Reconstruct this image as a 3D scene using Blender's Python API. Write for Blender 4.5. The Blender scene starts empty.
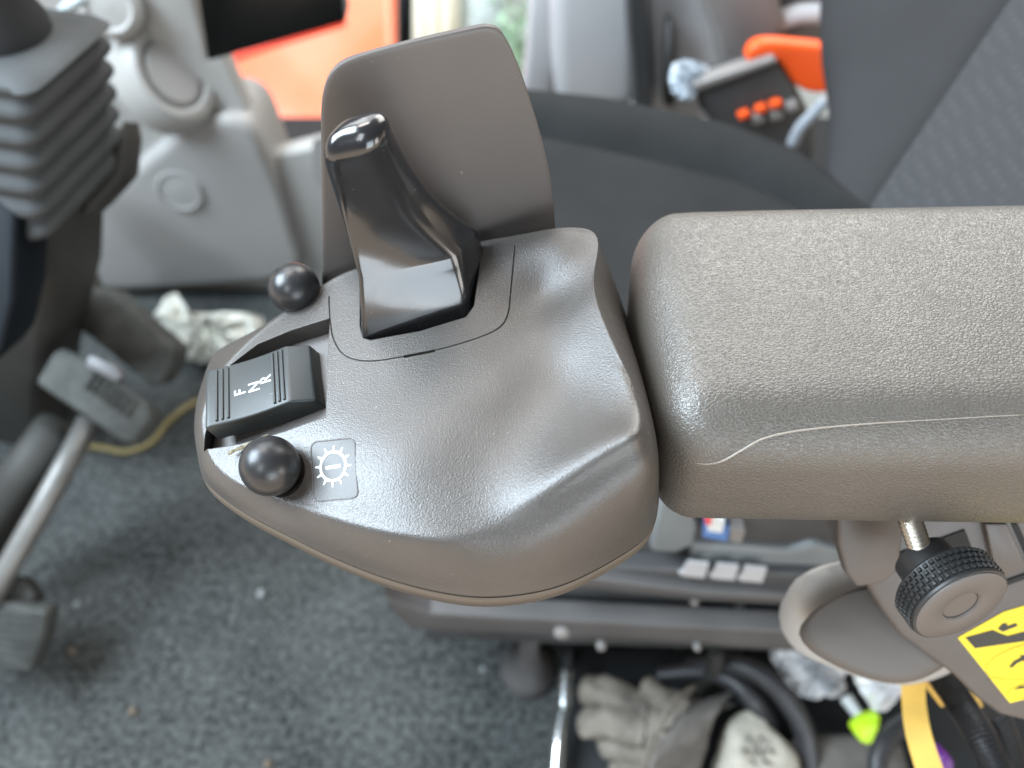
import bpy, bmesh, math, random
import numpy as np
from mathutils import Vector, Matrix
from mathutils.bvhtree import BVHTree
random.seed(7); np.random.seed(7)
scn = bpy.context.scene
COL = scn.collection
R = math.radians

# ------------------------------------------------------------------ camera
FPX = 850.0; PITCH = R(50); CAMZ = 0.85
cP, sP = math.cos(PITCH), math.sin(PITCH)
cd = bpy.data.cameras.new('camera'); cam = bpy.data.objects.new('camera', cd); COL.objects.link(cam)
cam.location = (0, 0, CAMZ); cam.rotation_euler = (R(90) - PITCH, 0, 0)
cd.sensor_width = 36; cd.lens = 36 * FPX / 1024; cd.clip_end = 100; cd.clip_start = 0.01
cd.dof.use_dof = True; cd.dof.focus_distance = 0.315; cd.dof.aperture_fstop = 5.8
scn.camera = cam

def ray(u, v):
    a = (u - 512) / FPX; o = (v - 384) / FPX
    return Vector((a, cP - o * sP, -sP - o * cP))
def PZ(u, v, z):
    d = ray(u, v); t = (z - CAMZ) / d.z; p = d * t; return Vector((p.x, p.y, z))
def PY(u, v, y):
    d = ray(u, v); t = y / d.y; p = d * t; return Vector((p.x, y, CAMZ + p.z))
def PX(u, v, x):
    d = ray(u, v); t = x / d.x; p = d * t; return Vector((x, p.y, CAMZ + p.z))
def PD(u, v, dep):
    p = ray(u, v) * dep; return Vector((p.x, p.y, CAMZ + p.z))
def PP(u, v, p0, n):
    d = ray(u, v); c = Vector((0, 0, CAMZ)); t = (p0 - c).dot(n) / d.dot(n); return c + d * t
def PIX(p):
    p = Vector(p); y = p.y; z = p.z - CAMZ
    dep = y * cP - z * sP; up = y * sP + z * cP
    return (512 + FPX * p.x / dep, 384 - FPX * up / dep)

# ------------------------------------------------------------------ object helpers
WL = {}
def thing(name, label, cat, loc=(0, 0, 0), group=None):
    o = bpy.data.objects.new(name, None); COL.objects.link(o); o.location = loc
    o.empty_display_size = 0.02
    o['label'] = label; o['category'] = cat
    if group: o['group'] = group
    WL[o] = Vector(loc); return o
def tag(o, label, cat, group=None, kind=None):
    o['label'] = label; o['category'] = cat
    if group: o['group'] = group
    if kind: o['kind'] = kind
    return o
def finish(me, angle=35, smooth=True):
    me.validate()
    if smooth:
        me.polygons.foreach_set('use_smooth', [True] * len(me.polygons))
        if angle is not None: me.set_sharp_from_angle(angle=R(angle))
    me.update()
def obj(name, src, mat, parent=None, angle=35, smooth=True, base=None):
    """bmesh or mesh in world coordinates -> one object; base = origin for top-level meshes"""
    if isinstance(src, bmesh.types.BMesh):
        me = bpy.data.meshes.new(name); bmesh.ops.recalc_face_normals(src, faces=src.faces[:]); src.to_mesh(me); src.free()
    else: me = src; me.name = name
    finish(me, angle, smooth)
    mats = mat if isinstance(mat, (list, tuple)) else [mat]
    me.materials.clear()
    for m in mats: me.materials.append(m)
    o = bpy.data.objects.new(name, me); COL.objects.link(o)
    if parent is not None:
        w = WL[parent]; me.transform(Matrix.Translation(-w)); o.parent = parent; WL[o] = w
    elif base is not None:
        me.transform(Matrix.Translation(-Vector(base))); o.location = base; WL[o] = Vector(base)
    else: WL[o] = Vector((0, 0, 0))
    return o
def mod_apply(o):
    dg = bpy.context.evaluated_depsgraph_get(); dg.update()
    me = bpy.data.meshes.new_from_object(o.evaluated_get(dg)); o.modifiers.clear()
    old = o.data; o.data = me; bpy.data.meshes.remove(old); return me
def tmp_obj(me):
    o = bpy.data.objects.new('tmp', me); COL.objects.link(o); return o
def kill(o):
    me = o.data; bpy.data.objects.remove(o)
    if me.users == 0: bpy.data.meshes.remove(me)
def to_mesh(bm):
    me = bpy.data.meshes.new('m'); bmesh.ops.recalc_face_normals(bm, faces=bm.faces[:]); bm.to_mesh(me); bm.free(); return me
def boolean(me, cutters):
    t = tmp_obj(me)
    for c in cutters:
        if isinstance(c, bmesh.types.BMesh): c = to_mesh(c)
        k = tmp_obj(c); m = t.modifiers.new('b', 'BOOLEAN'); m.operation = 'DIFFERENCE'; m.solver = 'EXACT'; m.object = k
        mod_apply(t); kill(k)
    out = t.data.copy(); kill(t); return out
def bevelled(bm, w, seg=3, angle=35):
    t = tmp_obj(to_mesh(bm)); m = t.modifiers.new('b', 'BEVEL'); m.width = w; m.segments = seg
    m.limit_method = 'ANGLE'; m.angle_limit = R(angle); mod_apply(t); out = t.data.copy(); kill(t); return out
def subdiv(bm, n=2):
    t = tmp_obj(to_mesh(bm)); m = t.modifiers.new('s', 'SUBSURF'); m.levels = n; m.render_levels = n
    mod_apply(t); out = t.data.copy(); kill(t); return out

# ------------------------------------------------------------------ shape helpers
def catmull(pts, n, closed=False):
    P = np.array([list(p) for p in pts], float); m = len(P); k = m if closed else m - 1
    out = []
    for i in range(k):
        if closed: a, b, c, d = P[(i - 1) % m], P[i], P[(i + 1) % m], P[(i + 2) % m]
        else: a, b, c, d = P[max(i - 1, 0)], P[i], P[i + 1], P[min(i + 2, m - 1)]
        for t in np.linspace(0, 1, 16, endpoint=False):
            out.append(.5 * (2 * b + (c - a) * t + (2 * a - 5 * b + 4 * c - d) * t * t + (3 * b - a - 3 * c + d) * t ** 3))
    out.append(P[0] if closed else P[-1]); out = np.array(out)
    s = np.concatenate([[0], np.cumsum(np.linalg.norm(np.diff(out, axis=0), axis=1))])
    q = np.linspace(0, s[-1], n, endpoint=not closed)
    return np.stack([np.interp(q, s, out[:, j]) for j in range(out.shape[1])], 1)
def loft(bm, secs, closed=True, cap0=True, cap1=True):
    rows = [[bm.verts.new(tuple(map(float, p))) for p in s] for s in secs]
    n = len(rows[0])
    for a, b in zip(rows[:-1], rows[1:]):
        for i in range(n if closed else n - 1):
            j = (i + 1) % n; bm.faces.new((a[i], a[j], b[j], b[i]))
    if closed and cap0: bm.faces.new(rows[0][::-1])
    if closed and cap1: bm.faces.new(rows[-1])
    return rows
def tube(bm, pts, r, n=10, samples=None):
    P = [Vector(p) for p in (catmull(pts, samples) if samples else pts)]
    rs = list(np.interp(np.linspace(0, 1, len(P)), np.linspace(0, 1, len(r)), r)) if isinstance(r, (list, tuple, np.ndarray)) else [r] * len(P)
    secs = []; up = Vector((0, 0, 1)); prev = None
    for i, p in enumerate(P):
        t = (P[min(i + 1, len(P) - 1)] - P[max(i - 1, 0)]).normalized()
        x = t.cross(up) if prev is None else prev - t * prev.dot(t)
        if x.length < 1e-4: x = t.cross(Vector((1, 0, 0)))
        x.normalize(); prev = x; y = t.cross(x)
        secs.append([p + x * (rs[i] * math.cos(2 * math.pi * k / n)) + y * (rs[i] * math.sin(2 * math.pi * k / n)) for k in range(n)])
    loft(bm, secs)
def frame(axis, hint=Vector((0, 0, 1))):
    z = Vector(axis).normalized(); x = hint.cross(z)
    if x.length < 1e-3: x = Vector((1, 0, 0)).cross(z)
    x.normalize(); return x, z.cross(x), z
def lathe(bm, origin, axis, prof, n=48, hint=Vector((0, 0, 1)), cap0=True, cap1=True, sx=1, sy=1):
    x, y, z = frame(axis, hint); o = Vector(origin)
    loft(bm, [[o + x * (r * sx * math.cos(2 * math.pi * k / n)) + y * (r * sy * math.sin(2 * math.pi * k / n)) + z * h for k in range(n)] for r, h in prof], cap0=cap0, cap1=cap1)
def prism(bm, poly, vec):
    poly = [Vector(p) for p in poly]; vec = Vector(vec)
    loft(bm, [poly, [p + vec for p in poly]])
def box(bm, lo, hi):
    (x0, y0, z0), (x1, y1, z1) = lo, hi
    prism(bm, [(x0, y0, z0), (x1, y0, z0), (x1, y1, z0), (x0, y1, z0)], (0, 0, z1 - z0))
def obox(bm, c, ax, ay, az):
    c, ax, ay, az = map(Vector, (c, ax, ay, az))
    prism(bm, [c - ax - ay - az, c + ax - ay - az, c + ax + ay - az, c - ax + ay - az], az * 2)
def rrect(cx, cy, hx, hy, r, n=6):
    out = []
    for (sx, sy, a0) in ((1, 1, 0), (-1, 1, 90), (-1, -1, 180), (1, -1, 270)):
        for k in range(n + 1):
            a = R(a0 + 90 * k / n); out.append((cx + sx * (hx - r) + r * math.cos(a), cy + sy * (hy - r) + r * math.sin(a)))
    return out
def roundbox(lo, hi, r, n=14):
    """bmesh of a box with rounded edges, r = (rx, ry, rz) radii"""
    bm = bmesh.new(); bmesh.ops.create_cube(bm, size=2)
    bmesh.ops.subdivide_edges(bm, edges=bm.edges[:], cuts=n, use_grid_fill=True)
    lo, hi = Vector(lo), Vector(hi); c = (lo + hi) / 2; h = (hi - lo) / 2
    for v in bm.verts:
        q = []
        for i in range(3):   # concentrate the subdivisions in the rounded bands
            t = v.co[i]; b = 1 - min(r[i] / h[i], .98)
            s = abs(t); s = s / .5 * b if s < .5 else b + (s - .5) / .5 * (1 - b)
            q.append(math.copysign(s * h[i], t))
        p = Vector(q); k = Vector([max(-(h[i] - r[i]), min(h[i] - r[i], p[i])) for i in range(3)])
        d = Vector([(p[i] - k[i]) / r[i] for i in range(3)])
        if d.length > 1e-6:
            m = max(abs(x) for x in d); d = d.normalized() * m
            p = k + Vector([d[i] * r[i] for i in range(3)])
        v.co = c + p
    return bm

# ------------------------------------------------------------------ materials
def mat(name, col, rough=.5, metal=0, bump=None, vary=None, spec=.5, coat=0, emit=None, bevel=0, sheen=0, rvary=None, dust=None, trans=0):
    m = bpy.data.materials.new(name); m.use_nodes = True; nt = m.node_tree; N = nt.nodes; L = nt.links
    b = N['Principled BSDF']
    b.inputs['Base Color'].default_value = (*col, 1); b.inputs['Roughness'].default_value = rough
    b.inputs['Metallic'].default_value = metal; b.inputs['Specular IOR Level'].default_value = spec
    b.inputs['Coat Weight'].default_value = coat; b.inputs['Coat Roughness'].default_value = .08
    if sheen: b.inputs['Sheen Weight'].default_value = sheen
    if trans: b.inputs['Transmission Weight'].default_value = trans
    if emit: b.inputs['Emission Color'].default_value = (*emit[0], 1); b.inputs['Emission Strength'].default_value = emit[1]
    tc = N.new('ShaderNodeTexCoord')
    if vary:   # (scale, amount, detail)
        n = N.new('ShaderNodeTexNoise'); n.inputs['Scale'].default_value = vary[0]; n.inputs['Detail'].default_value = vary[2] if len(vary) > 2 else 4
        L.new(tc.outputs['Object'], n.inputs['Vector'])
        r = N.new('ShaderNodeValToRGB'); a = vary[1]
        r.color_ramp.elements[0].position = .32; r.color_ramp.elements[1].position = .68
        r.color_ramp.elements[0].color = (*[c * (1 - a) for c in col], 1); r.color_ramp.elements[1].color = (*[min(1, c * (1 + a)) for c in col], 1)
        L.new(n.outputs['Fac'], r.inputs['Fac']); L.new(r.outputs['Color'], b.inputs['Base Color'])
    if rvary:   # (scale, amount): handled, greasy and dull patches
        n = N.new('ShaderNodeTexNoise'); n.inputs['Scale'].default_value = rvary[0]; n.inputs['Detail'].default_value = 5; n.inputs['Roughness'].default_value = .65
        L.new(tc.outputs['Object'], n.inputs['Vector']); r = N.new('ShaderNodeMapRange'); r.inputs['From Min'].default_value = .3; r.inputs['From Max'].default_value = .7
        r.inputs['To Min'].default_value = rough - rvary[1]; r.inputs['To Max'].default_value = rough + rvary[1]
        L.new(n.outputs['Fac'], r.inputs['Value']); L.new(r.outputs['Result'], b.inputs['Roughness'])
    if dust:    # (scale, threshold, strength): loose dust specks
        n = N.new('ShaderNodeTexNoise'); n.inputs['Scale'].default_value = dust[0]; n.inputs['Detail'].default_value = 3
        L.new(tc.outputs['Object'], n.inputs['Vector']); r = N.new('ShaderNodeMapRange'); r.inputs['From Min'].default_value = dust[1]; r.inputs['From Max'].default_value = dust[1] + .05; r.inputs['To Max'].default_value = dust[2]
        L.new(n.outputs['Fac'], r.inputs['Value']); mx = N.new('ShaderNodeMix'); mx.data_type = 'RGBA'; mx.inputs['B'].default_value = (.5, .47, .42, 1)
        mx.inputs['A'].default_value = (*col, 1)
        if b.inputs['Base Color'].links: L.new(b.inputs['Base Color'].links[0].from_socket, mx.inputs['A'])
        L.new(r.outputs['Result'], mx.inputs['Factor']); L.new(mx.outputs['Result'], b.inputs['Base Color'])
    last = None
    if bevel:
        bv = N.new('ShaderNodeBevel'); bv.samples = 4; bv.inputs['Radius'].default_value = bevel; last = bv.outputs['Normal']
    for bp in (bump or []):   # (kind, scale, distance, strength, stretch)
        kind, sc, dist, st = bp[:4]; src = tc.outputs['Object']
        if len(bp) > 4:
            mp = N.new('ShaderNodeMapping'); mp.inputs['Scale'].default_value = bp[4]; L.new(src, mp.inputs['Vector']); src = mp.outputs['Vector']
        if kind == 'noise':
            t = N.new('ShaderNodeTexNoise'); t.inputs['Detail'].default_value = 2; out = 'Fac'
        else:
            t = N.new('ShaderNodeTexVoronoi'); t.feature = 'DISTANCE_TO_EDGE' if kind == 'cells' else 'F1'; out = 'Distance'
            if kind == 'dots': t.inputs['Randomness'].default_value = 0
        t.inputs['Scale'].default_value = sc
        if kind == 'cells':   # wander the cells so that the grain does not read as tiles
            nz = N.new('ShaderNodeTexNoise'); nz.inputs['Scale'].default_value = sc * .8; L.new(src, nz.inputs['Vector'])
            mx = N.new('ShaderNodeMix'); mx.data_type = 'VECTOR'; mx.inputs['Factor'].default_value = .0016
            va = N.new('ShaderNodeVectorMath'); va.operation = 'MULTIPLY_ADD'; va.inputs[1].default_value = (.0012,) * 3
            L.new(nz.outputs['Color'], va.inputs[0]); L.new(src, va.inputs[2]); src = va.outputs['Vector']
        L.new(src, t.inputs['Vector']); h = t.outputs[out]
        if kind == 'cells':
            cr = N.new('ShaderNodeMapRange'); cr.inputs['From Max'].default_value = .28; cr.interpolation_type = 'SMOOTHSTEP'; L.new(h, cr.inputs['Value']); h = cr.outputs['Result']
        bn = N.new('ShaderNodeBump'); bn.inputs['Distance'].default_value = dist; bn.inputs['Strength'].default_value = st
        L.new(h, bn.inputs['Height'])
        if last: L.new(last, bn.inputs['Normal'])
        last = bn.outputs['Normal']
    if last: L.new(last, b.inputs['Normal'])
    return m
BROWN = (.055, .0485, .0435)
M = {}
M['pod'] = mat('pod_plastic', BROWN, .325, spec=.56, rvary=(32, .03), dust=(480, .73, .25), bump=[('noise', 1700, .00036, .5)], bevel=.0006, vary=(60, .05))
M['lower'] = mat('lower_plastic', (.085, .068, .052), .42, bump=[('noise', 1500, .0002, .25)])
M['shield'] = mat('shield_plastic', (.086, .075, .069), .40, rvary=(30, .05), dust=(330, .74, .25), bump=[('noise', 1600, .0001, .15)], bevel=.0006, vary=(40, .04))
M['pad'] = mat('pad_leather', (.080, .071, .061), .38, rvary=(35, .06), bump=[('cells', 820, .0003, .45, (.66, 1, 1)), ('noise', 260, .0006, .14, (.5, 1.4, 1))], vary=(25, .06), spec=.62)
M['piping'] = mat('pad_seam', (.24, .21, .18), .35)
M['lever'] = mat('lever_black', (.014, .014, .015), .17, rvary=(60, .05), dust=(700, .72, .12), bump=[('noise', 1900, .00006, .12)], coat=.4, spec=.6)
M['rocker'] = mat('rocker_grey', (.030, .034, .034), .38, spec=.40, rvary=(60, .06), dust=(600, .71, .2), bump=[('noise', 1700, .0001, .2)], bevel=.0005)
M['knob'] = mat('knob_black', (.018, .018, .019), .33, rvary=(90, .07), dust=(600, .70, .25), bump=[('noise', 1600, .0001, .25)])
M['white'] = mat('white_print', (.66, .69, .68), .5); M['gearwhite'] = mat('faded_print', (.42, .45, .45), .5)
M['film'] = mat('icon_film', (.055, .052, .05), .42, spec=.45, bump=[('noise', 1750, .0003, .25)])
M['dark'] = mat('dark_gap', (.012, .011, .01), .7)
M['dirt'] = mat('grime', (.20, .17, .11), .9, vary=(700, .6), bump=[('noise', 900, .0006, .8)])
M['bracket'] = mat('bracket_plastic', (.080, .069, .063), .42, bump=[('noise', 1300, .0002, .25)], bevel=.0008, vary=(60, .06))
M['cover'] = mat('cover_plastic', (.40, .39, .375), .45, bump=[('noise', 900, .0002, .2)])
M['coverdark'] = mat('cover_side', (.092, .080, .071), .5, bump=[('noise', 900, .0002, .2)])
M['rubber'] = mat('knurl_black', (.02, .02, .02), .45, bevel=.0003)
M['knobface'] = mat('knob_face', (.10, .086, .078), .48, bump=[('noise', 1200, .0002, .3)], bevel=.0006)
M['zinc'] = mat('zinc_steel', (.50, .46, .39), .33, 1)
M['yellow'] = mat('label_yellow', (.86, .66, .01), .4)
M['ink'] = mat('label_ink', (.015, .014, .01), .5)
M['fabric'] = mat('seat_fabric', (.021, .0215, .0215), .9, spec=.10, bump=[('noise', 900, .0006, .5)], vary=(14, .12))
M['bolster'] = mat('bolster_fabric', (.034, .034, .0355), .85, spec=.12, bump=[('noise', 900, .0005, .4)], vary=(10, .08))
M['carpet'] = None
M['panel'] = mat('console_grey', (.32, .312, .296), .5, bump=[('noise', 500, .0003, .2)], vary=(8, .04))
M['panel2'] = mat('console_mid_grey', (.28, .27, .258), .5, bump=[('noise', 500, .0003, .2)], vary=(8, .04))
M['trim'] = mat('trim_light', (.45, .45, .46), .5, vary=(9, .05))
M['trimdark'] = mat('trim_dark', (.05, .05, .05), .6)
M['taupe'] = mat('trim_taupe', (.20, .185, .175), .55, vary=(9, .05))
M['gaiter'] = mat('gaiter_rubber', (.046, .049, .050), .65, spec=.3, vary=(30, .12))
M['column'] = mat('column_plastic', (.034, .033, .030), .6, spec=.3, vary=(20, .1))
M['columnblue'] = mat('column_steel', (.005, .007, .010), .6, spec=.15)
M['screen'] = mat('screen_black', (.004, .004, .004), .25)
M['orange'] = mat('orange_paint', (.90, .17, .065), .25, vary=(5, .08), coat=.4)
M['redtrim'] = mat('orange_trim', (.75, .06, .03), .4)
M['orangebelt'] = mat('orange_plastic', (.90, .10, .012), .45)
M['pedal'] = mat('pedal_rubber', (.055, .057, .053), .7, spec=.25, vary=(60, .25))
M['steel'] = mat('steel_rod', (.17, .165, .155), .5, .6, vary=(30, .2))
M['rail'] = mat('rail_paint', (.082, .077, .075), .5, vary=(25, .1))
M['raildark'] = mat('rail_dark', (.055, .055, .056), .5, vary=(25, .15))
M['railgrey'] = mat('skirt_grey', (.17, .185, .19), .5, vary=(25, .1))
M['chrome'] = mat('chrome_tool', (.8, .82, .82), .18, 1)
M['glove'] = mat('glove_leather', (.16, .138, .112), .8, bump=[('noise', 120, .004, .6)], vary=(45, .35))
M['glovestrap'] = mat('glove_strap', (.10, .09, .08), .8, vary=(60, .2))
M['glovecuff'] = mat('glove_cuff', (.36, .33, .27), .8, bump=[('noise', 90, .004, .5)], vary=(40, .15))
M['hose'] = mat('hose_black', (.03, .03, .032), .45, vary=(50, .2))
M['wrap'] = mat('wrapper_white', (.90, .92, .96), .6, bump=[('noise', 60, .01, .6)], vary=(55, .3))
M['strap'] = mat('strap_yellow', (.80, .50, .10), .6, vary=(40, .12))
M['lime'] = mat('lime_plastic', (.48, .75, .02), .4)
M['purple'] = mat('purple_plastic', (.10, .015, .16), .4)
M['bag'] = mat('clear_bag', (.36, .41, .46), .4, bump=[('noise', 90, .01, .6)], vary=(70, .55))
M['cloth'] = mat('cloth_white', (.60, .60, .54), .85, bump=[('noise', 50, .01, .6)], vary=(28, .25))
M['crumb'] = mat('crumb_tan', (.13, .10, .07), .9)
M['pebble'] = mat('pebble_pale', (.22, .235, .235), .7)
M['cream'] = mat('outside_cream', (.8, .78, .66), .7, vary=(3, .1))
M['paleblue'] = mat('outside_blue', (.55, .64, .66), .7)
M['blue'] = mat('sticker_blue', (.10, .20, .45), .5)
M['red'] = mat('sticker_red', (.7, .08, .08), .5)
M['void'] = mat('black_and_shade', (.012, .013, .014), .8)  # plain black parts, and shade painted into slots and below the console
# patterned backrest fabric
mm = mat('backrest_fabric', (.075, .076, .08), .85, spec=.15, bump=[('dots', 130, .002, .5), ('noise', 900, .0005, .4)]); M['backfab'] = mm
nt = mm.node_tree; N = nt.nodes; L = nt.links
tc = N.new('ShaderNodeTexCoord'); vo = N.new('ShaderNodeTexVoronoi'); vo.inputs['Scale'].default_value = 130; vo.inputs['Randomness'].default_value = .15
L.new(tc.outputs['Object'], vo.inputs['Vector']); cr = N.new('ShaderNodeValToRGB')
cr.color_ramp.elements[0].color = (.052, .052, .054, 1); cr.color_ramp.elements[1].color = (.041, .042, .044, 1); cr.color_ramp.elements[0].position = .2; cr.color_ramp.elements[1].position = .5
L.new(vo.outputs['Distance'], cr.inputs['Fac']); L.new(cr.outputs['Color'], N['Principled BSDF'].inputs['Base Color'])
# speckled needle-felt carpet
mm = mat('carpet_felt', (.06, .07, .07), .95, spec=.1, bump=[('noise', 420, .003, .7)]); M['carpet'] = mm
nt = mm.node_tree; N = nt.nodes; L = nt.links
tc = N.new('ShaderNodeTexCoord')
n1 = N.new('ShaderNodeTexNoise'); n1.inputs['Scale'].default_value = 150; n1.inputs['Detail'].default_value = 6; n1.inputs['Roughness'].default_value = .75
n2 = N.new('ShaderNodeTexNoise'); n2.inputs['Scale'].default_value = 9; n2.inputs['Detail'].default_value = 3
mx = N.new('ShaderNodeMath'); mx.operation = 'MULTIPLY_ADD'; mx.inputs[1].default_value = .28
L.new(tc.outputs['Object'], n1.inputs['Vector']); L.new(tc.outputs['Object'], n2.inputs['Vector'])
L.new(n2.outputs['Fac'], mx.inputs[0]); L.new(n1.outputs['Fac'], mx.inputs[2])
cr = N.new('ShaderNodeValToRGB'); cr.color_ramp.elements[0].position = .5; cr.color_ramp.elements[1].position = .88
cr.color_ramp.elements[0].color = (.008, .009, .009, 1); cr.color_ramp.elements[1].color = (.125, .131, .127, 1)
L.new(mx.outputs[0], cr.inputs['Fac']); L.new(cr.outputs['Color'], N['Principled BSDF'].inputs['Base Color'])

# ================================================================== CONTROL POD
ZE = .575
Enear_px = [(194, 424), (197, 452), (205, 482), (240, 510), (285, 534), (330, 556), (380, 576), (430, 590), (480, 597), (530, 593), (570, 582), (615, 559), (650, 534)]
Enear = [PZ(u, v, ZE) for u, v in Enear_px]
ex = np.array([p.x for p in Enear]); ey = np.array([p.y for p in Enear])
def yE(x): return float(np.interp(x, ex, ey))
def near_S(u, v, inset):
    y = .16
    for _ in range(12):
        p = PY(u, v, y); y = yE(p.x) + inset
    return PY(u, v, y)
S_near = [PZ(202, 418, .588), PZ(206, 444, .587), PZ(216, 466, .586), PZ(244, 486, .587)] + \
         [near_S(u, v, i) for u, v, i in ((282, 500, .007), (320, 515, .0055), (360, 528, .005), (400, 536, .005), (450, 541, .0055), (500, 534, .007), (550, 505, .009), (592, 476, .0095), (630, 450, .008), (648, 438, .0055))]
S_end = [PZ(651, 426, .6275), PZ(637, 393, .6268), PZ(619, 356, .6268), PZ(602, 318, .6275), PZ(592, 284, .6290), PZ(598, 254, .6302)]
S_far = [PZ(597, 230, .6312), PZ(562, 226, .6312), PZ(520, 233, .6265), PZ(480, 240, .6215), PZ(420, 254, .616), PZ(352, 268, .6105), PZ(312, 291, .6045), PZ(275, 318, .600), PZ(240, 348, .596), PZ(213, 383, .592)]
E_end = [Vector((.0555, .170, ZE)), Vector((.0570, .19, ZE)), Vector((.0565, .21, ZE)), Vector((.0555, .235, ZE)), Vector((.0535, .257, ZE)), Vector((.0515, .276, ZE))]
E_far = [Vector((p.x + .002, p.y + .007, ZE)) for p in S_far[:-2]] + [PZ(224, 345, ZE) , PZ(201, 386, ZE)]
NN, NE_, NF = 91, 31, 91
def ring(near, end, far):
    lp = catmull(list(near) + list(end) + list(far), 2000, closed=True)
    def nearest(p): return int(np.argmin(((lp - np.array(list(p))) ** 2).sum(1)))
    i1, i2 = nearest(near[-1]), nearest(far[0])
    def seg(a, b, n):
        q = np.linspace(a, b, n); return np.stack([np.interp(q, np.arange(2001), np.append(lp[:, j], lp[0, j])) for j in range(3)], 1)
    a = seg(0, i1, NN); b = seg(i1, i2, NE_); c = seg(i2, 2000, NF)
    r = np.concatenate([a, b[1:], c[1:-1]])
    for _ in range(4): r = .5 * r + .25 * (np.roll(r, 1, 0) + np.roll(r, -1, 0))
    return r
Sr = ring(S_near, S_end, S_far); Er = ring(Enear, E_end, E_far); NR = len(Sr)
# height field of the top: thin-plate spline
ctl = [PZ(u, v, z) for u, v, z in (
    (300, 440, .5985), (350, 460, .6025), (400, 470, .6060), (400, 400, .6090), (350, 400, .6050), (345, 330, .6075), (450, 340, .6140), (420, 290, .6145), (500, 300, .6185),
    (545, 288, .6205), (560, 254, .6285), (520, 256, .6250), (540, 325, .6185), (500, 340, .6162), (500, 378, .6150), (450, 420, .6110),
    (565, 380, .6162), (545, 398, .6142), (520, 425, .6118), (250, 420, .5945), (235, 395, .5945))]
C = np.array([list(p) for p in ctl] + [list(p) for p in Sr[::5]])
def tps_fit(P, lam=7e-6):
    d2 = ((P[:, None, :2] - P[None, :, :2]) ** 2).sum(-1); K = .5 * d2 * np.log(d2 + 1e-12)
    n = len(P); A = np.zeros((n + 3, n + 3)); A[:n, :n] = K + lam * np.eye(n)
    Q = np.c_[np.ones(n), P[:, :2]]; A[:n, n:] = Q; A[n:, :n] = Q.T
    return np.linalg.solve(A, np.r_[P[:, 2], 0, 0, 0])
W = tps_fit(C)
def HZ(x, y):
    d2 = (x - C[:, 0]) ** 2 + (y - C[:, 1]) ** 2
    return float((.5 * d2 * np.log(d2 + 1e-12)) @ W[:-3] + W[-3] + W[-2] * x + W[-1] * y)
m0 = np.array(list(PZ(240, 415, .595))); m1 = np.array([.022, .222, .622])
Med = np.zeros((NR, 3))
for i in range(NR):
    if i < NN: k = i / (NN - 1)
    elif i < NN + NE_ - 1: k = 1
    else: k = 1 - (i - (NN + NE_ - 2)) / (NF - 1)
    Med[i] = m0 + (m1 - m0) * k
cx = Sr.mean(0)
rad = []
outw = Er - Med; outw[:, 2] = 0; outw /= np.linalg.norm(outw, axis=1)[:, None]
def lerp(a, b, t): return a + (b - a) * t
rad.append(Er); rad.append(lerp(Er, Sr, .06)); rad.append(lerp(Er, Sr, .35) + outw * .0012); rad.append(lerp(Er, Sr, .72) + outw * .0012); rad.append(Sr + outw * .0002 + np.array([0, 0, .0004]))
for t in (.035, .08, .16, .28, .42, .56, .70, .82, .92, 1.0):
    q = lerp(Sr, Med, t); q = q.copy()
    for i in range(NR): q[i, 2] = HZ(q[i, 0], q[i, 1])
    rad.append(q)
def sstep(a, b, x):
    t = np.clip((x - a) / (b - a), 0, 1); return t * t * (3 - 2 * t)
end_w = np.exp(-((np.arange(NR) - (NN + NE_ * .5)) / (NE_ * .42)) ** 4)[:, None]
rad[2] = rad[2] + outw * .0015 * end_w; rad[3] = rad[3] + outw * .0042 * end_w + np.array([0, 0, .0012]) * end_w
near_w = np.array([1.0 if i < NN + 1 else max(0, 1 - (i - NN - 1) / 10) for i in range(NR)])
soft = (sstep(-.03, .02, Sr[:, 0]) * near_w * .95)[:, None]
rad[4] = lerp(rad[4], .5 * rad[3] + .5 * rad[7], soft); rad[5] = lerp(rad[5], .35 * rad[3] + .65 * rad[7], soft * .8); rad[6] = lerp(rad[6], .2 * rad[3] + .8 * rad[7], soft * .5)
CT = np.array(rad)                       # rings x points x 3
def bspline(ct, n):
    k = 3; m = len(ct); kn = np.r_[[0] * k, np.linspace(0, 1, m - k + 1), [1] * k]
    out = []
    for t in np.linspace(0, 1, n):
        t = min(t, 1 - 1e-9); s = np.searchsorted(kn, t, side='right') - 1
        d = [ct[j + s - k] for j in range(k + 1)]
        for r_ in range(1, k + 1):
            for j in range(k, r_ - 1, -1):
                den = kn[j + 1 + s - r_] - kn[j + s - k]; a = (t - kn[j + s - k]) / den if den > 0 else 0
                d[j] = (1 - a) * d[j - 1] + a * d[j]
        out.append(d[k])
    return np.array(out)
rings = bspline(CT, 56)
bm = bmesh.new(); loft(bm, rings, cap1=False); bmesh.ops.remove_doubles(bm, verts=bm.verts[:], dist=1e-6)
bmesh.ops.dissolve_degenerate(bm, edges=bm.edges[:], dist=1e-7)
pod_me = to_mesh(bm)
bmq = bmesh.new(); bmq.from_mesh(pod_me); bvh = BVHTree.FromBMesh(bmq); bmq.free()
CAM = Vector((0, 0, CAMZ))
def hit(u, v, off=0.0):
    p, n, i, d = bvh.ray_cast(CAM, ray(u, v).normalized())
    if p is None: return PZ(u, v, .60), Vector((0, 0, 1))
    return p + n * off, n
pod = thing('control_pod', 'taupe plastic control pod with glossy black lever and direction rocker at the armrest tip', 'control pod', (-.03, .2, .555))
cut = []
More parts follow.
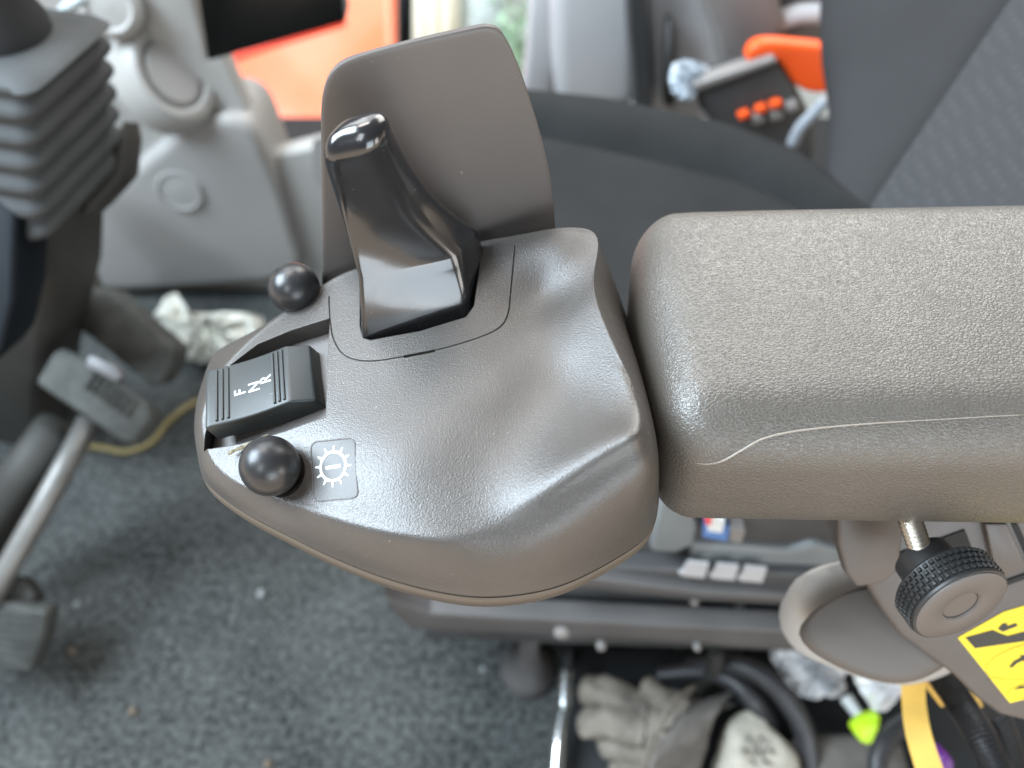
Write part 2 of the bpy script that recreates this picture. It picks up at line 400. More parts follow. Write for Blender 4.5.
# rocker tray
tray_px = [(204, 452), (212, 396), (228, 367), (258, 344), (292, 330), (330, 318), (327, 370), (326, 417), (286, 431), (240, 444)]
tray = [hit(u, v)[0] for u, v in tray_px]
bm = bmesh.new(); loft(bm, [[p + Vector((0, 0, .02)) for p in tray], [Vector((p.x, p.y, p.z)) + Vector((0, 0, -.0085)) for p in tray]]); cut.append(bm)
# lever slot
slot_px = [(360, 326), (363, 338), (371, 340), (420, 331), (466, 317), (474, 306), (480, 262), (484, 236), (440, 232), (385, 246), (364, 262), (360, 300)]
slot = [hit(u, v)[0] for u, v in slot_px]
bm = bmesh.new(); loft(bm, [[p + Vector((0, 0, .02)) for p in slot], [p + Vector((0, 0, -.012)) for p in slot]]); cut.append(bm)
# scoop round the near hat knob, seat of the far one
kb1 = PZ(270, 466, .599); kb0 = PZ(294, 288, .606)
bm = bmesh.new(); bmesh.ops.create_uvsphere(bm, u_segments=40, v_segments=24, radius=.0118, matrix=Matrix.Translation(kb1 + Vector((.0005, -.0012, -.0005)))); cut.append(bm)
# seam of the lever surround: a narrow slit following the surface
def slit(px, w, dep, n=60):
    P = [hit(u, v) for u, v in catmull(px, n)]
    secs = []
    for i, (p, nn) in enumerate(P):
        t = (P[min(i + 1, n - 1)][0] - P[max(i - 1, 0)][0]).normalized(); s = t.cross(nn).normalized() * w
        secs.append([p + nn * .003 + s, p + nn * .003 - s, p - nn * dep - s, p - nn * dep + s])
    b = bmesh.new(); loft(b, secs); return b
cut.append(slit([(329, 296), (330, 318), (334, 340), (346, 356), (370, 361), (405, 356), (440, 349), (480, 337), (500, 327), (508, 314), (511, 290), (515, 245)], .00022, .0009))
cut.append(slit([(404, 356.5), (420, 353.5), (435, 350.5)], .0006, .0016, 12))
pod_me = boolean(pod_me, cut)
obj('upper_shell', pod_me, M['pod'], pod, 28)
# lower shell
def inset(r, d, z): q = r - outw * d; q = q.copy(); q[:, 2] = z; return q
bm = bmesh.new(); loft(bm, [inset(Er, .006, ZE - .0002), inset(Er, .0030, ZE - .0003), inset(Er, .0026, ZE - .0015), inset(Er, .0003, ZE - .0016), inset(Er, -.0002, ZE - .0024), inset(Er, -.0001, ZE - .006), inset(Er, .0010, ZE - .010), inset(Er, .0040, ZE - .0145), inset(Er, .010, ZE - .018), inset(Er, .018, ZE - .020)])
obj('lower_shell', bm, M['lower'], pod, 40)
# grime strip along the tray lip
bm = bmesh.new()
for (a, b_) in (((228, 452), (268, 434)), ((286, 432), (322, 420))):
    p, q = PZ(*a, .5925), PZ(*b_, .5945); d = (q - p)
    rows = []
    for k in range(26):
        c = p + d * (k / 25); w = .0006 + .0006 * random.random()
        rows.append([c + Vector((0, -w, -.001)), c + Vector((0, 0, .0004 * random.random())), c + Vector((0, w, -.001))])
    loft(bm, rows, closed=False)
obj('grime', bm, M['dirt'], pod, None)
# tray floor insert
bm = bmesh.new(); fl = [(p - sum(tray, Vector()) / len(tray)) * .99 + sum(tray, Vector()) / len(tray) for p in tray]
loft(bm, [[p + Vector((0, 0, -.0095)) for p in fl], [p + Vector((0, 0, -.0078)) for p in fl]])
obj('tray_floor', bm, M['bracket'], pod, 30)
# rocker
TL, TR, BR, BL = PZ(211, 372, .5965), PZ(289, 342, .6035), PZ(289, 405, .6025), PZ(208, 424, .5955)
ra = ((TR - TL) + (BR - BL)).normalized(); LA = ((TR - TL).length + (BR - BL).length) / 2
rb = (TL - BL) + (TR - BR); rb = rb - ra * rb.dot(ra); rb.normalize(); LB = ((TL - BL).length + (TR - BR).length) / 2
rn = ra.cross(rb).normalized(); rO = (TL + BL) / 2 - ra * .0006
if rn.z < 0: rn = -rn
def RK(a, b, n): return rO + ra * a + rb * b + rn * n
prof = [(-.0005, -.009), (-.0015, -.0005), (0, .0002)] + [(LA * t, -.0012 * math.sin(math.pi * t) + .0002) for t in (.15, .3, .45, .6, .75, .9)] + [(LA, .0002), (LA + .0085, -.0034), (LA + .0105, -.0105), (LA + .010, -.013)]
bm = bmesh.new(); loft(bm, [[RK(a, -LB / 2, n) for a, n in prof], [RK(a, LB / 2, n) for a, n in prof]])
rk = obj('rocker_switch', bevelled(bm, .0019, 4, 28), M['rocker'], pod, 30)
def rtop(a): t = max(0, min(1, a / LA)); return -.0012 * math.sin(math.pi * t) + .0002
for a in (.0035, .0057, .0079, LA - .0060, LA - .0040, LA - .0020):
    bm = bmesh.new(); n0 = rtop(a)
    sec = [(-.0006, -.0002), (-.00035, .0007), (.00035, .0007), (.0006, -.0002)]
    loft(bm, [[RK(a + s, b, n0 + h) for s, h in sec] for b in (-LB / 2 + .0017, LB / 2 - .0017)])
    obj('grip_ridge', bm, M['rocker'], rk, 30)
def text_mesh(body, size):
    c = bpy.data.curves.new('t', 'FONT'); c.body = body; c.size = size; c.align_x = 'CENTER'; c.align_y = 'CENTER'; c.extrude = .00004; c.offset = size * .006
    o = bpy.data.objects.new('t', c); COL.objects.link(o)
    dg = bpy.context.evaluated_depsgraph_get(); dg.update(); me = bpy.data.meshes.new_from_object(o.evaluated_get(dg)); bpy.data.objects.remove(o); bpy.data.curves.remove(c); return me
for ch, (u, v) in (('F', (240.5, 392)), ('N', (254.5, 386.5)), ('R', (266.5, 379.5))):
    p = PP(u, v, RK(LA / 2, 0, -.0008), rn); a = (p - rO).dot(ra); b = (p - rO).dot(rb)
    me = text_mesh(ch, .0066); up = -ra; rt = rb
    T = Matrix((( rt.x, up.x, rn.x, 0), (rt.y, up.y, rn.y, 0), (rt.z, up.z, rn.z, 0), (0, 0, 0, 1)))
    me.transform(Matrix.Translation(RK(a, b, rtop(a) + .00012)) @ T)
    obj('letter', me, M['white'], rk, None, smooth=False)
# gear icon plate on the pod
def surf_poly(px, off): return [hit(u, v, off)[0] for u, v in px]
def icon_ring(outer, inner, off0, off1):
    b = bmesh.new(); n = len(outer)
    O0, O1 = surf_poly(outer, off0), surf_poly(outer, off1); I0, I1 = surf_poly(inner, off0), surf_poly(inner, off1)
    secs = list(zip(O0, O1, I1, I0)); secs.append(secs[0]); rows = loft(b, secs, cap0=False, cap1=False)
    bmesh.ops.remove_doubles(b, verts=b.verts[:], dist=1e-7); return b
def skew(poly): return [(334.5 + (x) + .06 * y, 470 + y - .10 * x) for x, y in poly]
plate = skew(rrect(0, 0, 22.5, 30.5, 7, 5)); platei = skew(rrect(0, 0, 21.3, 29.3, 6, 5))
bm = bmesh.new(); secs = []
for y in np.linspace(-29.2, 29.2, 31):
    e = max(0, abs(y) - 23.3); hw = 21.2 - 6 + math.sqrt(max(0, 36 - e * e))
    secs.append(surf_poly(skew([(x, y) for x in np.linspace(-hw, hw, 17)]), .00014))
loft(bm, secs, closed=False); ip = obj('icon_plate', bm, M['film'], pod, None)
obj('plate_rim', icon_ring(plate, platei, -.0001, .00030), M['bracket'], ip, 40)
gear = [] ; gin = []
NT = 12
for k in range(NT * 8):
    a = 2 * math.pi * k / (NT * 8); on = (k % 8) in (0, 1)
    r = 1.0 if on else .75
    gear.append((333.5 + 18.2 * r * math.cos(a), 466.5 + 21 * r * math.sin(a) - .1 * 18.2 * r * math.cos(a))); gin.append((333.5 + 11.2 * math.cos(a), 466.5 + 13.0 * math.sin(a) - .1 * 11.2 * math.cos(a)))
obj('gear_symbol', icon_ring(gear, gin, .00016, .00028), M['gearwhite'], ip, None, smooth=False)
bm = bmesh.new(); loft(bm, [surf_poly([(326, 466.6), (341, 464.2), (341.4, 467.6), (326.4, 470.0)], o) for o in (.00016, .00028)])
obj('dash_symbol', bm, M['gearwhite'], ip, None, smooth=False)
# hat knobs
def ball(c, r, squash=1.0):
    bm = bmesh.new()
    prof = [(.0001, r * squash)] + [(r * math.sin(R(a)), r * squash * math.cos(R(a))) for a in range(6, 132, 6)] + [(r * .62, -r * .78), (r * .58, -r * 1.15)]
    lathe(bm, c, Vector((-.12, -.10, 1)), prof, 40)
    k = obj('hat_knob', bm, M['knob'], pod, 40)
ball(kb1, .0107, 1.06); ball(kb0, .0106)
# lever
lev = [(.602, (362, 352), (469, 334), .006, .030), (.608, (360, 341), (470.5, 322), .007, .030), (.614, (358.5, 326), (470, 307), .008, .029), (.622, (357.5, 307), (466, 287), .0075, .025), (.6312, (355.5, 283), (460, 259), .0075, .020), (.6325, (355, 279.5), (458, 256), .0077, .0185),
       (.640, (348, 258), (440, 243), .0082, .0168), (.650, (340.5, 233), (419, 225), .0085, .0162), (.660, (332.5, 209), (404, 205), .0078, .0158), (.670, (325, 187), (393, 186), .0068, .0152), (.678, (318.5, 169), (386, 170), .0058, .0148), (.685, (315, 156), (380, 158), .0050, .0144)]
def lsec(z, fl, fr, bx, by, rr, shrink=0.0):
    A, B = PZ(*fl, z), PZ(*fr, z); Cc = B + Vector((bx, by, 0)); D = A + Vector((bx * 1.0, by * 1.0, 0)) + Vector((.001, 0, 0))
    quad = [A, B, Cc, D]; ctr = sum(quad, Vector()) / 4; quad = [ctr + (q - ctr) * (1 - shrink) for q in quad]
    out = []
    for i in range(4):
        p, a, b = quad[i], quad[i - 1], quad[(i + 1) % 4]
        da, db = (a - p), (b - p); ra_ = min(rr[i], da.length * .48, db.length * .48)
        s, e = p + da.normalized() * ra_, p + db.normalized() * ra_
        for k in range(9):
            t = k / 8; out.append((1 - t) ** 2 * s + 2 * t * (1 - t) * p + t * t * e)
        if i == 0:      # front face: shallow flute beside the ridge
            e0 = e; nx = quad[1] + (quad[0] - quad[1]).normalized() * min(rr[1], (quad[0] - quad[1]).length * .48)
            for k in range(1, 12):
                t = k / 12; dip = 0
                out.append(e0 + (nx - e0) * t + Vector((0, dip, 0)))
    return out
raw = []
for i, (z, fl, fr, bx, by) in enumerate(lev):
    f = max(0, (z - .62) / .066); rr = (.0034 + .0040 * f, .0034 + .0038 * f, .006 + .003 * f, .006 + .003 * f)
    raw.append(np.array([list(p) for p in lsec(z, fl, fr, bx, by, rr)]))
top = raw[-1]; ctr = top.mean(0)
for s, dz in ((.975, .0022), (.92, .0040), (.82, .0056), (.67, .0069), (.48, .0077), (.27, .0081), (.1, .0082)):
    q = ctr + (top - ctr) * s; q[:, 2] = top[:, 2].mean() + dz; q[:, 1] += dz * .25; raw.append(q)
raw = np.array(raw)
for k in range(len(raw)):      # the tip slants down towards the front of the cab
    zc = raw[k][:, 2].mean(); f = min(1, max(0, (zc - .662) / .022)); raw[k][:, 2] += f * .27 * (raw[k][:, 0] - raw[k][:, 0].mean())
lowr = raw[:5]; uppr = bspline(raw[5:], 50)
lo2 = bspline(lowr, 18)
bm = bmesh.new(); loft(bm, list(lo2) + list(uppr))
obj('lever', bm, M['lever'], pod, 75)
bm = bmesh.new(); loft(bm, [[p + Vector((0, 0, -.0118)) for p in slot], [p + Vector((0, 0, -.0105)) for p in slot]])
obj('slot_dark_sheet', bm, M['dark'], pod, 30)  # dark sheet in the pocket, darkness of the lever gap painted in
# shield plate behind the lever
p0 = Vector((-.0785, .2635, .605)); p1 = Vector((.018, .2785, .612)); up = Vector((0, .10, 1)).normalized()
sn = (p1 - p0).cross(up).normalized()
if sn.y > 0: sn = -sn
sh_px = [(322, 292), (322, 250), (321.5, 200), (321, 150), (321, 115), (323, 96), (328, 80), (336, 69), (348, 61), (372, 53), (410, 43), (450, 34), (480, 28), (490, 27.5), (499, 31), (506, 40), (513, 53), (522, 75), (533, 108), (543, 142), (551, 178), (555, 215), (557, 250)]
sp = catmull(sh_px, 90)
SH = [PP(u, v, p0, sn) for u, v in sp]
sx = (p1 - p0).normalized(); sc_ = sum(SH, Vector()) / len(SH)
def bow(p, off):
    q = (p - sc_); a = q.dot(sx) / .055; return p + sn * (off - .0022 * a * a)
bm = bmesh.new(); grid = []
for s in (1, .985, .96, .9, .75, .6, .45, .3, .15): grid.append([bow(sc_ + (p - sc_) * s, 0 if s < .97 else (-.0004 if s > .99 else -.00005)) for p in SH])
bg = [[bow(sc_ + (p - sc_) * s, -.0030) for p in SH] for s in (.15, .3, .45, .6, .75, .9, .985, 1)]
loft(bm, bg + [[bow(p, -.0022) for p in SH]] + grid)
obj('shield_plate', bm, M['shield'], pod, 40)

# ================================================================== ARMREST
arm = thing('armrest', 'padded taupe leather armrest with knurled adjuster and yellow label beneath', 'armrest', (.17, .23, .56))
bm = roundbox((.0455, .170, .5495), (.44, .299, .6220), (.023, .022, .0215), 22)
for v in bm.verts:
    x, y, z = v.co; e = max(0, 1 - (x - .0455) / .05); w = (y - .170) / .129; h = (z - .5495) / .0725
    v.co.x += e * e * (.0085 * max(0, 1 - w) * .8 + .012 * max(0, w - .6) ** 2 / .16 + .004 * (1 - h))
    v.co.z += .0022 * math.sin(math.pi * min(1, max(0, w))) * h - .002 * e * e * h * w
    v.co.y += .003 * (1 - h) * (1 - w) - .0015 * (1 - w) * math.sin(math.pi * h)
    v.co.z += (x - .05) * (.030 * h * w - .035 * (1 - h))
bmesh.ops.recalc_face_normals(bm, faces=bm.faces[:])
pbvh = BVHTree.FromBMesh(bm)
pad = obj('pad', bm, M['pad'], arm, None)
def phit(u, v, off):
    p, n, i, d = pbvh.ray_cast(CAM, ray(u, v).normalized()); return p + n * off
pp = [phit(u, v, .00005) for u, v in catmull([(694, 462.5), (706, 464), (722, 461), (742, 450), (762, 439), (790, 432), (830, 427), (880, 423), (940, 419.5), (1000, 416), (1022, 415)], 70)]
bm = bmesh.new(); tube(bm, pp, [.0004 * min(1, .3 + i / 8) * (1 - .55 * min(1, max(0, i - 20) / 30)) for i in range(len(pp))], 8)
obj('seam_piping', bm, M['piping'], pad, None)
# bracket: leaning plate under the pad
q0 = PP(900, 560, Vector((0, .188, .50)), Vector((0, -.88, .47)).normalized()); bn = Vector((0, -.884, .467)).normalized()
def BK(u, v, off=0): return PP(u, v, q0 + bn * off, bn)
bm = bmesh.new()
prism(bm, [BK(u, v) for u, v in ((846, 500), (1110, 500), (1110, 745), (1024, 722), (1000, 716), (978, 700), (955, 677), (925, 655), (900, 636), (882, 612), (866, 585), (850, 560), (842, 530))], -bn * .03)
obj('bracket', bevelled(bm, .003, 4), M['bracket'], arm, 30)
bm = bmesh.new(); prism(bm, [BK(u, v, .006) for u, v in ((838, 500), (905, 500), (902, 548), (898, 572), (884, 584), (857, 588), (846, 574), (838, 545))], -bn * .008)
obj('bracket_tab', bevelled(bm, .0018, 3), M['bracket'], arm, 30)
bm = bmesh.new(); prism(bm, [BK(u, v, .004) for u, v in ((985, 524), (1008, 524), (1024, 560), (1030, 567), (1005, 578), (995, 568))], -bn * .006)
obj('bracket_rib', bevelled(bm, .001, 2), M['bracket'], arm, 30)
bm = bmesh.new()
for poly in (((892, 556), (908, 550), (918, 562), (902, 569)), ((905, 552), (965, 530), (972, 548), (915, 562)), ((1012, 524), (1018, 524), (1034, 560), (1030, 564)), ((1003, 582), (1040, 569), (1040, 574), (1006, 586))):
    prism(bm, [BK(u, v, .0008) for u, v in poly], -bn * .003)
obj('slot', bm, M['void'], arm, None, smooth=False)  # black slabs on the bracket, slot shade painted rather than cut
# hinge cover
hc = PD(856, 606, .44); hx = Vector((1, 0, 0)); ha = Vector((.22, -.62, .05)).normalized()
bm = bmesh.new(); ho = [PD(u, v, .45) for u, v in catmull([(800, 572), (820, 562), (850, 556), (900, 545), (960, 560), (980, 640), (940, 662), (900, 660), (860, 648), (815, 628), (796, 606), (792, 586)], 48, closed=True)]
hctr = sum(ho, Vector()) / len(ho); toc = (CAM - hctr).normalized(); ax = (toc + Vector((0, 0, .8)) + Vector((0, -.9, 0))).normalized()
loft(bm, [[hctr + (p - hctr) * s - Vector((0, 0, d)) + Vector((0, -.3 * e, 0)) for p in ho] for s, d, e in ((.30, -.004, 0), (.7, -.003, 0), (.88, -.001, 0), (.96, .002, 0), (1, .008, 0), (1.0, .028, 0), (.97, .034, 0), (.8, .038, 0))])
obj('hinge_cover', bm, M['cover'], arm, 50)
bm = bmesh.new(); lo_ = [PD(u, v, .418) for u, v in catmull([(806, 618), (822, 604), (850, 590), (882, 586), (930, 600), (966, 642), (944, 668), (904, 684), (858, 676), (814, 654), (798, 634)], 44, closed=True)]
lc = sum(lo_, Vector()) / len(lo_)
loft(bm, [[lc + (p - lc) * s - toc * d for p in lo_] for s, d in ((.4, -.0015), (.8, 0), (.93, .001), (1, .004), (1.01, .02))])
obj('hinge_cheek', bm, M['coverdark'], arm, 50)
# knurled adjuster knob
ka = Vector((.22, -.90, .20)).normalized()
kc = PD(961, 606, .332); rK = .0204; hK = .0135
bm = bmesh.new(); x, y, z = frame(-ka)
lathe(bm, kc, -ka, [(rK * .45, .003), (rK * .85, .003), (rK * .86, 0.0), (rK * .97, .0004), (rK * .985, .0014), (rK * .96, .0022), (rK * .955, hK - .002), (rK * .97, hK - .001), (rK * .93, hK), (rK * .55, hK + .0006)], 72)
obj_knob = obj('adjuster_knob', bm, M['rubber'], arm, 40)
bm = bmesh.new(); NK = 46
for row in range(4):
    for i in range(NK):
        a = 2 * math.pi * (i + (row % 2) * .5) / NK; c = kc + z * (.0032 + row * .0026)
        ur = x * math.cos(a) + y * math.sin(a); ut = -x * math.sin(a) + y * math.cos(a)
        p = c + ur * rK * .955; w, hh = rK * math.pi / NK * .66, .0010
        b0 = [p - ut * w - z * hh, p + ut * w - z * hh, p + ut * w + z * hh, p - ut * w + z * hh]
        loft(bm, [b0, [p + (q - p) * .68 + ur * .0011 for q in b0]])
obj('knurling', bm, M['rubber'], obj_knob, None, smooth=False)
bm = bmesh.new(); lathe(bm, kc, ka, [(rK * .93, -.0006), (rK * .93, .0002), (rK * .90, .0006), (rK * .42, .0006), (rK * .39, .0003), (rK * .34, -.0012), (rK * .32, -.0014), (.0002, -.0014)], 64)
obj('knob_face', bm, M['knobface'], obj_knob, 40)
bm = bmesh.new(); lathe(bm, kc + z * hK, z, [(rK * .58, -.001), (rK * .60, .002), (rK * .58, .012), (rK * .5, .013)], 40); obj('collar', bm, M['rubber'], obj_knob, 40)
s0 = kc + z * (hK + .010); s1 = PD(907, 511, .338); sd = (s1 - s0); prof = []
for k in range(24): prof.append((.0047 if k % 2 else .0034, sd.length * k / 23))
bm = bmesh.new(); lathe(bm, s0, sd, prof, 24); obj('threaded_stud', bm, M['zinc'], arm, 30)
# yellow pictogram label
lab = [(958, 638), (1004, 612), (1024, 606), (1090, 585), (1180, 660), (1010, 703)]
bm = bmesh.new(); prism(bm, [BK(u, v, .0003) for u, v in lab], -bn * .0004); yl = obj('warning_label', bm, M['yellow'], arm, None, smooth=False)
def ink_poly(px, off=.0005):
    b = bmesh.new(); prism(b, [BK(u, v, off) for u, v in px], -bn * .00012); return b
obj('pictogram_bar', ink_poly([(965, 637.5), (993, 630), (1002, 634), (1008, 636), (1060, 622), (1075, 634), (975, 648.5)]), M['ink'], yl, None, smooth=False)
bm = bmesh.new()
for cxp, cyp, rx, ry in ((1030, 661, 44, 17), (1032, 689, 24, 7.5)):
    pts = [(cxp + rx * math.cos(t) , cyp + ry * math.sin(t) - .18 * rx * math.cos(t)) for t in np.linspace(0, 2 * math.pi, 60)]
    tube(bm, [BK(u, v, .00036) for u, v in pts], .00014, 6)
for pts in (((975, 655), (1000, 650), (1060, 634)), ((987, 680), (1012, 674), (1060, 662)), ((998, 620), (1012, 617), (1040, 608)), ((1000, 627), (1010, 621), (1022, 619), (1030, 613))):
    tube(bm, [BK(u, v, .0003) for u, v in pts], .00009, 6)
obj('pictogram_outline', bm, M['ink'], yl, None)
bm = bmesh.new()
for px in ([(1009, 667), (1014, 661), (1021, 657.5), (1020, 655), (1032, 655.5), (1025, 663), (1023.5, 660.5), (1017, 663.5), (1012, 668)], [(1014, 690), (1020, 686), (1026, 685.5), (1025.5, 683.5), (1034, 686), (1027, 690), (1026.5, 688), (1020, 689)], [(998, 629), (1002, 624), (1006, 623), (1008, 626), (1016, 623), (1018, 626), (1009, 629.5), (1003, 632)]):
    prism(bm, [BK(u, v, .0005) for u, v in px], -bn * .00012)
obj('pictogram_arrow', bm, M['ink'], yl, None, smooth=False)

# ================================================================== SEAT
seat = thing('driver_seat', 'dark grey fabric driver seat behind the armrest', 'seat', (.15, .5, .3))
def curve_y(px, z):
    P = [PZ(u, v, z) for u, v in px]; return np.array([p.x for p in P]), np.array([p.y for p in P])
bxs, bys = curve_y([(440, 76), (535, 83), (600, 89), (720, 113), (800, 142), (868, 203)], .44)
cxs, cys = curve_y([(440, 116), (540, 130), (640, 150), (740, 175), (800, 200), (850, 235)], .425)
secs = []
for X in np.linspace(-.05, .30, 40):
    yb, yc = float(np.interp(X, bxs, bys)), float(np.interp(X, cxs, cys)); f = .006 * math.sin(9 * X)
    secs.append([(X, .34, .30), (X, .335, .37), (X, .345, .405), (X, .38, .424), (X, .45, .430), (X, yc - .05, .430), (X, yc - .015, .427), (X, yc - .003, .420), (X, yc, .415), (X, yc + .004, .422), (X, lerp(yc, yb, .35), .437), (X, lerp(yc, yb, .7), .442), (X, yb - .004, .437), (X, yb + .004, .42), (X, yb + .006, .38), (X, yb, .30)])
bm = bmesh.new(); loft(bm, secs); obj('cushion', subdiv(bm, 1), M['fabric'], seat, 60)
def bil(r0, r1, t): return [lerp(np.array(a), np.array(b), t) for a, b in zip(r0, r1)]
A0, A1 = np.array(PZ(870, 206, .44)), np.array(PY(1010, 0, .62)); B0, B1 = np.array(PY(838, 120, .655)), np.array(PY(822, 0, .735))
C0, C1 = np.array([.31, .33, .44]), np.array([.42, .40, .62])
bm = bmesh.new(); rows = []
for t in np.linspace(-.15, 2.4, 24):
    a, c = lerp(A0, A1, t), lerp(C0, C1, t); rows.append([lerp(a, c, s) + np.array([.012 * math.sin(math.pi * s), 0, 0]) for s in np.linspace(0, 1, 12)] + [c + np.array([.10, 0, 0]), a + np.array([.10, .02, 0])])
loft(bm, rows); obj('backrest_panel', bm, M['backfab'], seat, 50)
bm = bmesh.new(); rows = []
for t in np.linspace(-.25, 2.2, 28):
    a, b = lerp(A0, A1, t), lerp(B0, B1, t) + np.array([-.006 * math.sin(3 * t), 0, 0]); d = np.array([-.02, .0, .01])
    pr = []
    for s in np.linspace(0, 1, 10): pr.append(lerp(a, b, s) + d * math.sin(math.pi * s * .9 + .05))
    rows.append([a + np.array([.02, 0, 0])] + pr + [b + np.array([.012, .012, 0]), b + np.array([.05, .02, 0]), b + np.array([.12, .01, 0]), a + np.array([.10, .02, 0])])
loft(bm, rows); obj('backrest_bolster', subdiv(bm, 1), M['bolster'], seat, 60)

# ================================================================== SEAT BASE
sb = thing('seat_base', 'dark steel seat suspension base with white lettering under the armrest', 'seat base', (.1, .4, .1))
def rail_y(x): return .30 - .066 * (x + .09)
def RY(u, v, dy=0):
    y = .29
    for _ in range(6): p = PY(u, v, y); y = rail_y(p.x) + dy
    return PY(u, v, y)
bm = bmesh.new(); prism(bm, [RY(u, v) for u, v in ((383, 592), (392, 600), (430, 614), (1040, 644), (1040, 672), (860, 656), (640, 640), (410, 629), (396, 616))], (0, .018, 0))
obj('lower_rail', bevelled(bm, .004, 3), M['rail'], sb, 30)
bm = bmesh.new(); prism(bm, [RY(u, v, .025) for u, v in ((424, 560), (1040, 585), (1040, 660), (424, 640))], (0, .25, 0))
obj('scissor_housing', bevelled(bm, .004, 3), M['raildark'], sb, 30)
bm = bmesh.new(); prism(bm, [RY(u, v, .016) for u, v in ((560, 574), (700, 592), (1040, 611), (1040, 618), (700, 601), (560, 586))], (0, .012, 0))
obj('upper_rail', bevelled(bm, .003, 3), M['rail'], sb, 30)
bm = bmesh.new(); prism(bm, [RY(u, v, .04) for u, v in ((610, 480), (1040, 480), (1040, 590), (700, 575), (600, 558), (540, 555))], (0, .22, 0))
obj('side_skirt', bevelled(bm, .006, 3), M['raildark'], sb, 30)
bm = bmesh.new(); prism(bm, [RY(u, v, .03) for u, v in ((662, 497), (690, 508), (697, 528), (694, 546), (676, 554), (650, 552), (652, 530))], (0, .02, 0))
obj('skirt_panel', bevelled(bm, .004, 3), M['railgrey'], sb, 30)
bm = bmesh.new(); prism(bm, [RY(u, v, .034) for u, v in ((690, 545), (750, 548), (790, 552), (815, 545), (840, 553), (860, 560), (860, 585), (760, 578), (690, 570))], (0, .01, 0))
obj('skirt_panel', bevelled(bm, .004, 3), M['railgrey'], sb, 30)
for u0 in (680, 710, 738):
    bm = bmesh.new(); q_ = 562 + (u0 - 679) * .08
    prism(bm, [RY(u, v, .0235) for u, v in ((u0 + 8, q_), (u0 + 29, q_ + 2), (u0 + 24, q_ + 16), (u0 + 3, q_ + 14), (u0 - 1, q_ + 11), (u0 + 3, q_ + 9))], (0, .0022, 0)); obj('letter', bm, M['trim'], sb, None, smooth=False)
for px, mk in ((((704, 523), (730, 527), (727, 541), (703, 537)), 'blue'), (((707, 517), (725, 520), (722, 533), (708, 531)), 'white'), (((704, 516), (712, 517), (711, 525), (706, 525)), 'red'), (((731, 528), (745, 531), (741, 544), (730, 541)), 'taupe')):
    bm = bmesh.new(); prism(bm, [RY(u, v, .030 - .001 * ['blue', 'white', 'red', 'taupe'].index(mk)) for u, v in px], (0, .012, 0)); obj('sticker', bm, M[mk], sb, None, smooth=False)
def bolt(u, v, dy, r, m): 
    bm = bmesh.new(); lathe(bm, RY(u, v, dy), (0, -1, .2), [(r, -.002), (r, .002), (r * .7, .004), (.0003, .0045)], 20); obj('bolt', bm, M[m], sb, 40)
bolt(694, 600, .022, .0040, 'taupe'); bolt(739, 603, .022, .005, 'void'); bolt(601, 645, -.002, .0042, 'taupe'); bolt(562, 632, -.002, .0065, 'taupe'); bolt(697, 646, -.002, .003, 'taupe')
bm = bmesh.new(); bf = PZ(528, 684, .0); prof = [(.027, 0), (.028, .006), (.024, .016), (.015, .026), (.010, .05), (.010, .19)]
lathe(bm, Vector((bf.x, bf.y + .012, 0)), (0, 0, 1), prof, 28); obj('bump_stop', bm, M['rail'], sb, 50)

# ================================================================== FLOOR
bm = bmesh.new(); bmesh.ops.create_grid(bm, x_segments=8, y_segments=8, size=1.0)
for v in bm.verts: v.co = Vector((v.co.x * 1.3 - .2, v.co.y * .62 + .42, 0))
fl = obj('carpet_floor', bm, M['carpet'], None, None); fl['kind'] = 'structure'
bm = bmesh.new(); box(bm, (-1.5, -.2, -.06), (1.1, 1.34, -.006)); fb = obj('cab_floor', bm, M['void'], None, None, smooth=False); fb['kind'] = 'structure'
# yellow carpet edging
bm = bmesh.new(); tube(bm, [PZ(u, v, .004) for u, v in ((40, 450), (95, 447), (125, 452), (152, 442), (168, 422), (196, 402), (230, 395))], .0035, 8, 40)
tag(obj('carpet_edging', bm, mat('edging_ochre', (.20, .16, .07), .9), None, None), 'thin ochre carpet edging curling behind the pedals', 'edging')
# crumbs and pebbles
for (u, v, r, mk, lb) in ((185, 652, .006, 'crumb', 'tan crumb at the left of the carpet near the pedal foot'), (134, 711, .0055, 'crumb', 'tan crumb lying low on the dark carpet left of centre'), (268, 764, .005, 'crumb', 'tan crumb at the bottom edge of the carpet'), (72, 651, .006, 'crumb', 'tan crumb beside the lower pedal foot')):
    pass
for k, (u, v, r, lb) in enumerate(((72, 651, .0045, 'tan crumb on the carpet right beside the lower pedal foot'), (133, 711, .0042, 'tan crumb alone on the carpet low on the left'), (268, 764, .0038, 'tan crumb at the bottom edge of the carpet'))):
    bm = bmesh.new(); bmesh.ops.create_icosphere(bm, subdivisions=2, radius=r, matrix=Matrix.Translation(PZ(u, v, r * .5)))
    c = PZ(u, v, r * .5)
    for w in bm.verts: w.co = c + (w.co - c) * (.65 + .6 * random.random())
    tag(obj('crumb', bm, M['crumb'], None, None), lb, 'crumb', 'tan crumbs on the carpet')
for k, (u, v, r, lb) in enumerate(((261, 594, .005, 'pale pebble on the carpet just below the control pod'), (77, 605, .0036, 'small pale pebble near the steel pedal rod'), (483, 669, .003, 'tiny pale pebble left of the seat base bump stop'))):
    bm = bmesh.new(); bmesh.ops.create_icosphere(bm, subdivisions=2, radius=r, matrix=Matrix.Translation(PZ(u, v, r * .6)))
    c = PZ(u, v, r * .6)
    for w in bm.verts: w.co = c + (w.co - c) * (.8 + .3 * random.random())
    tag(obj('pebble', bm, M['pebble'], None, None), lb, 'pebble', 'pale pebbles on the carpet')

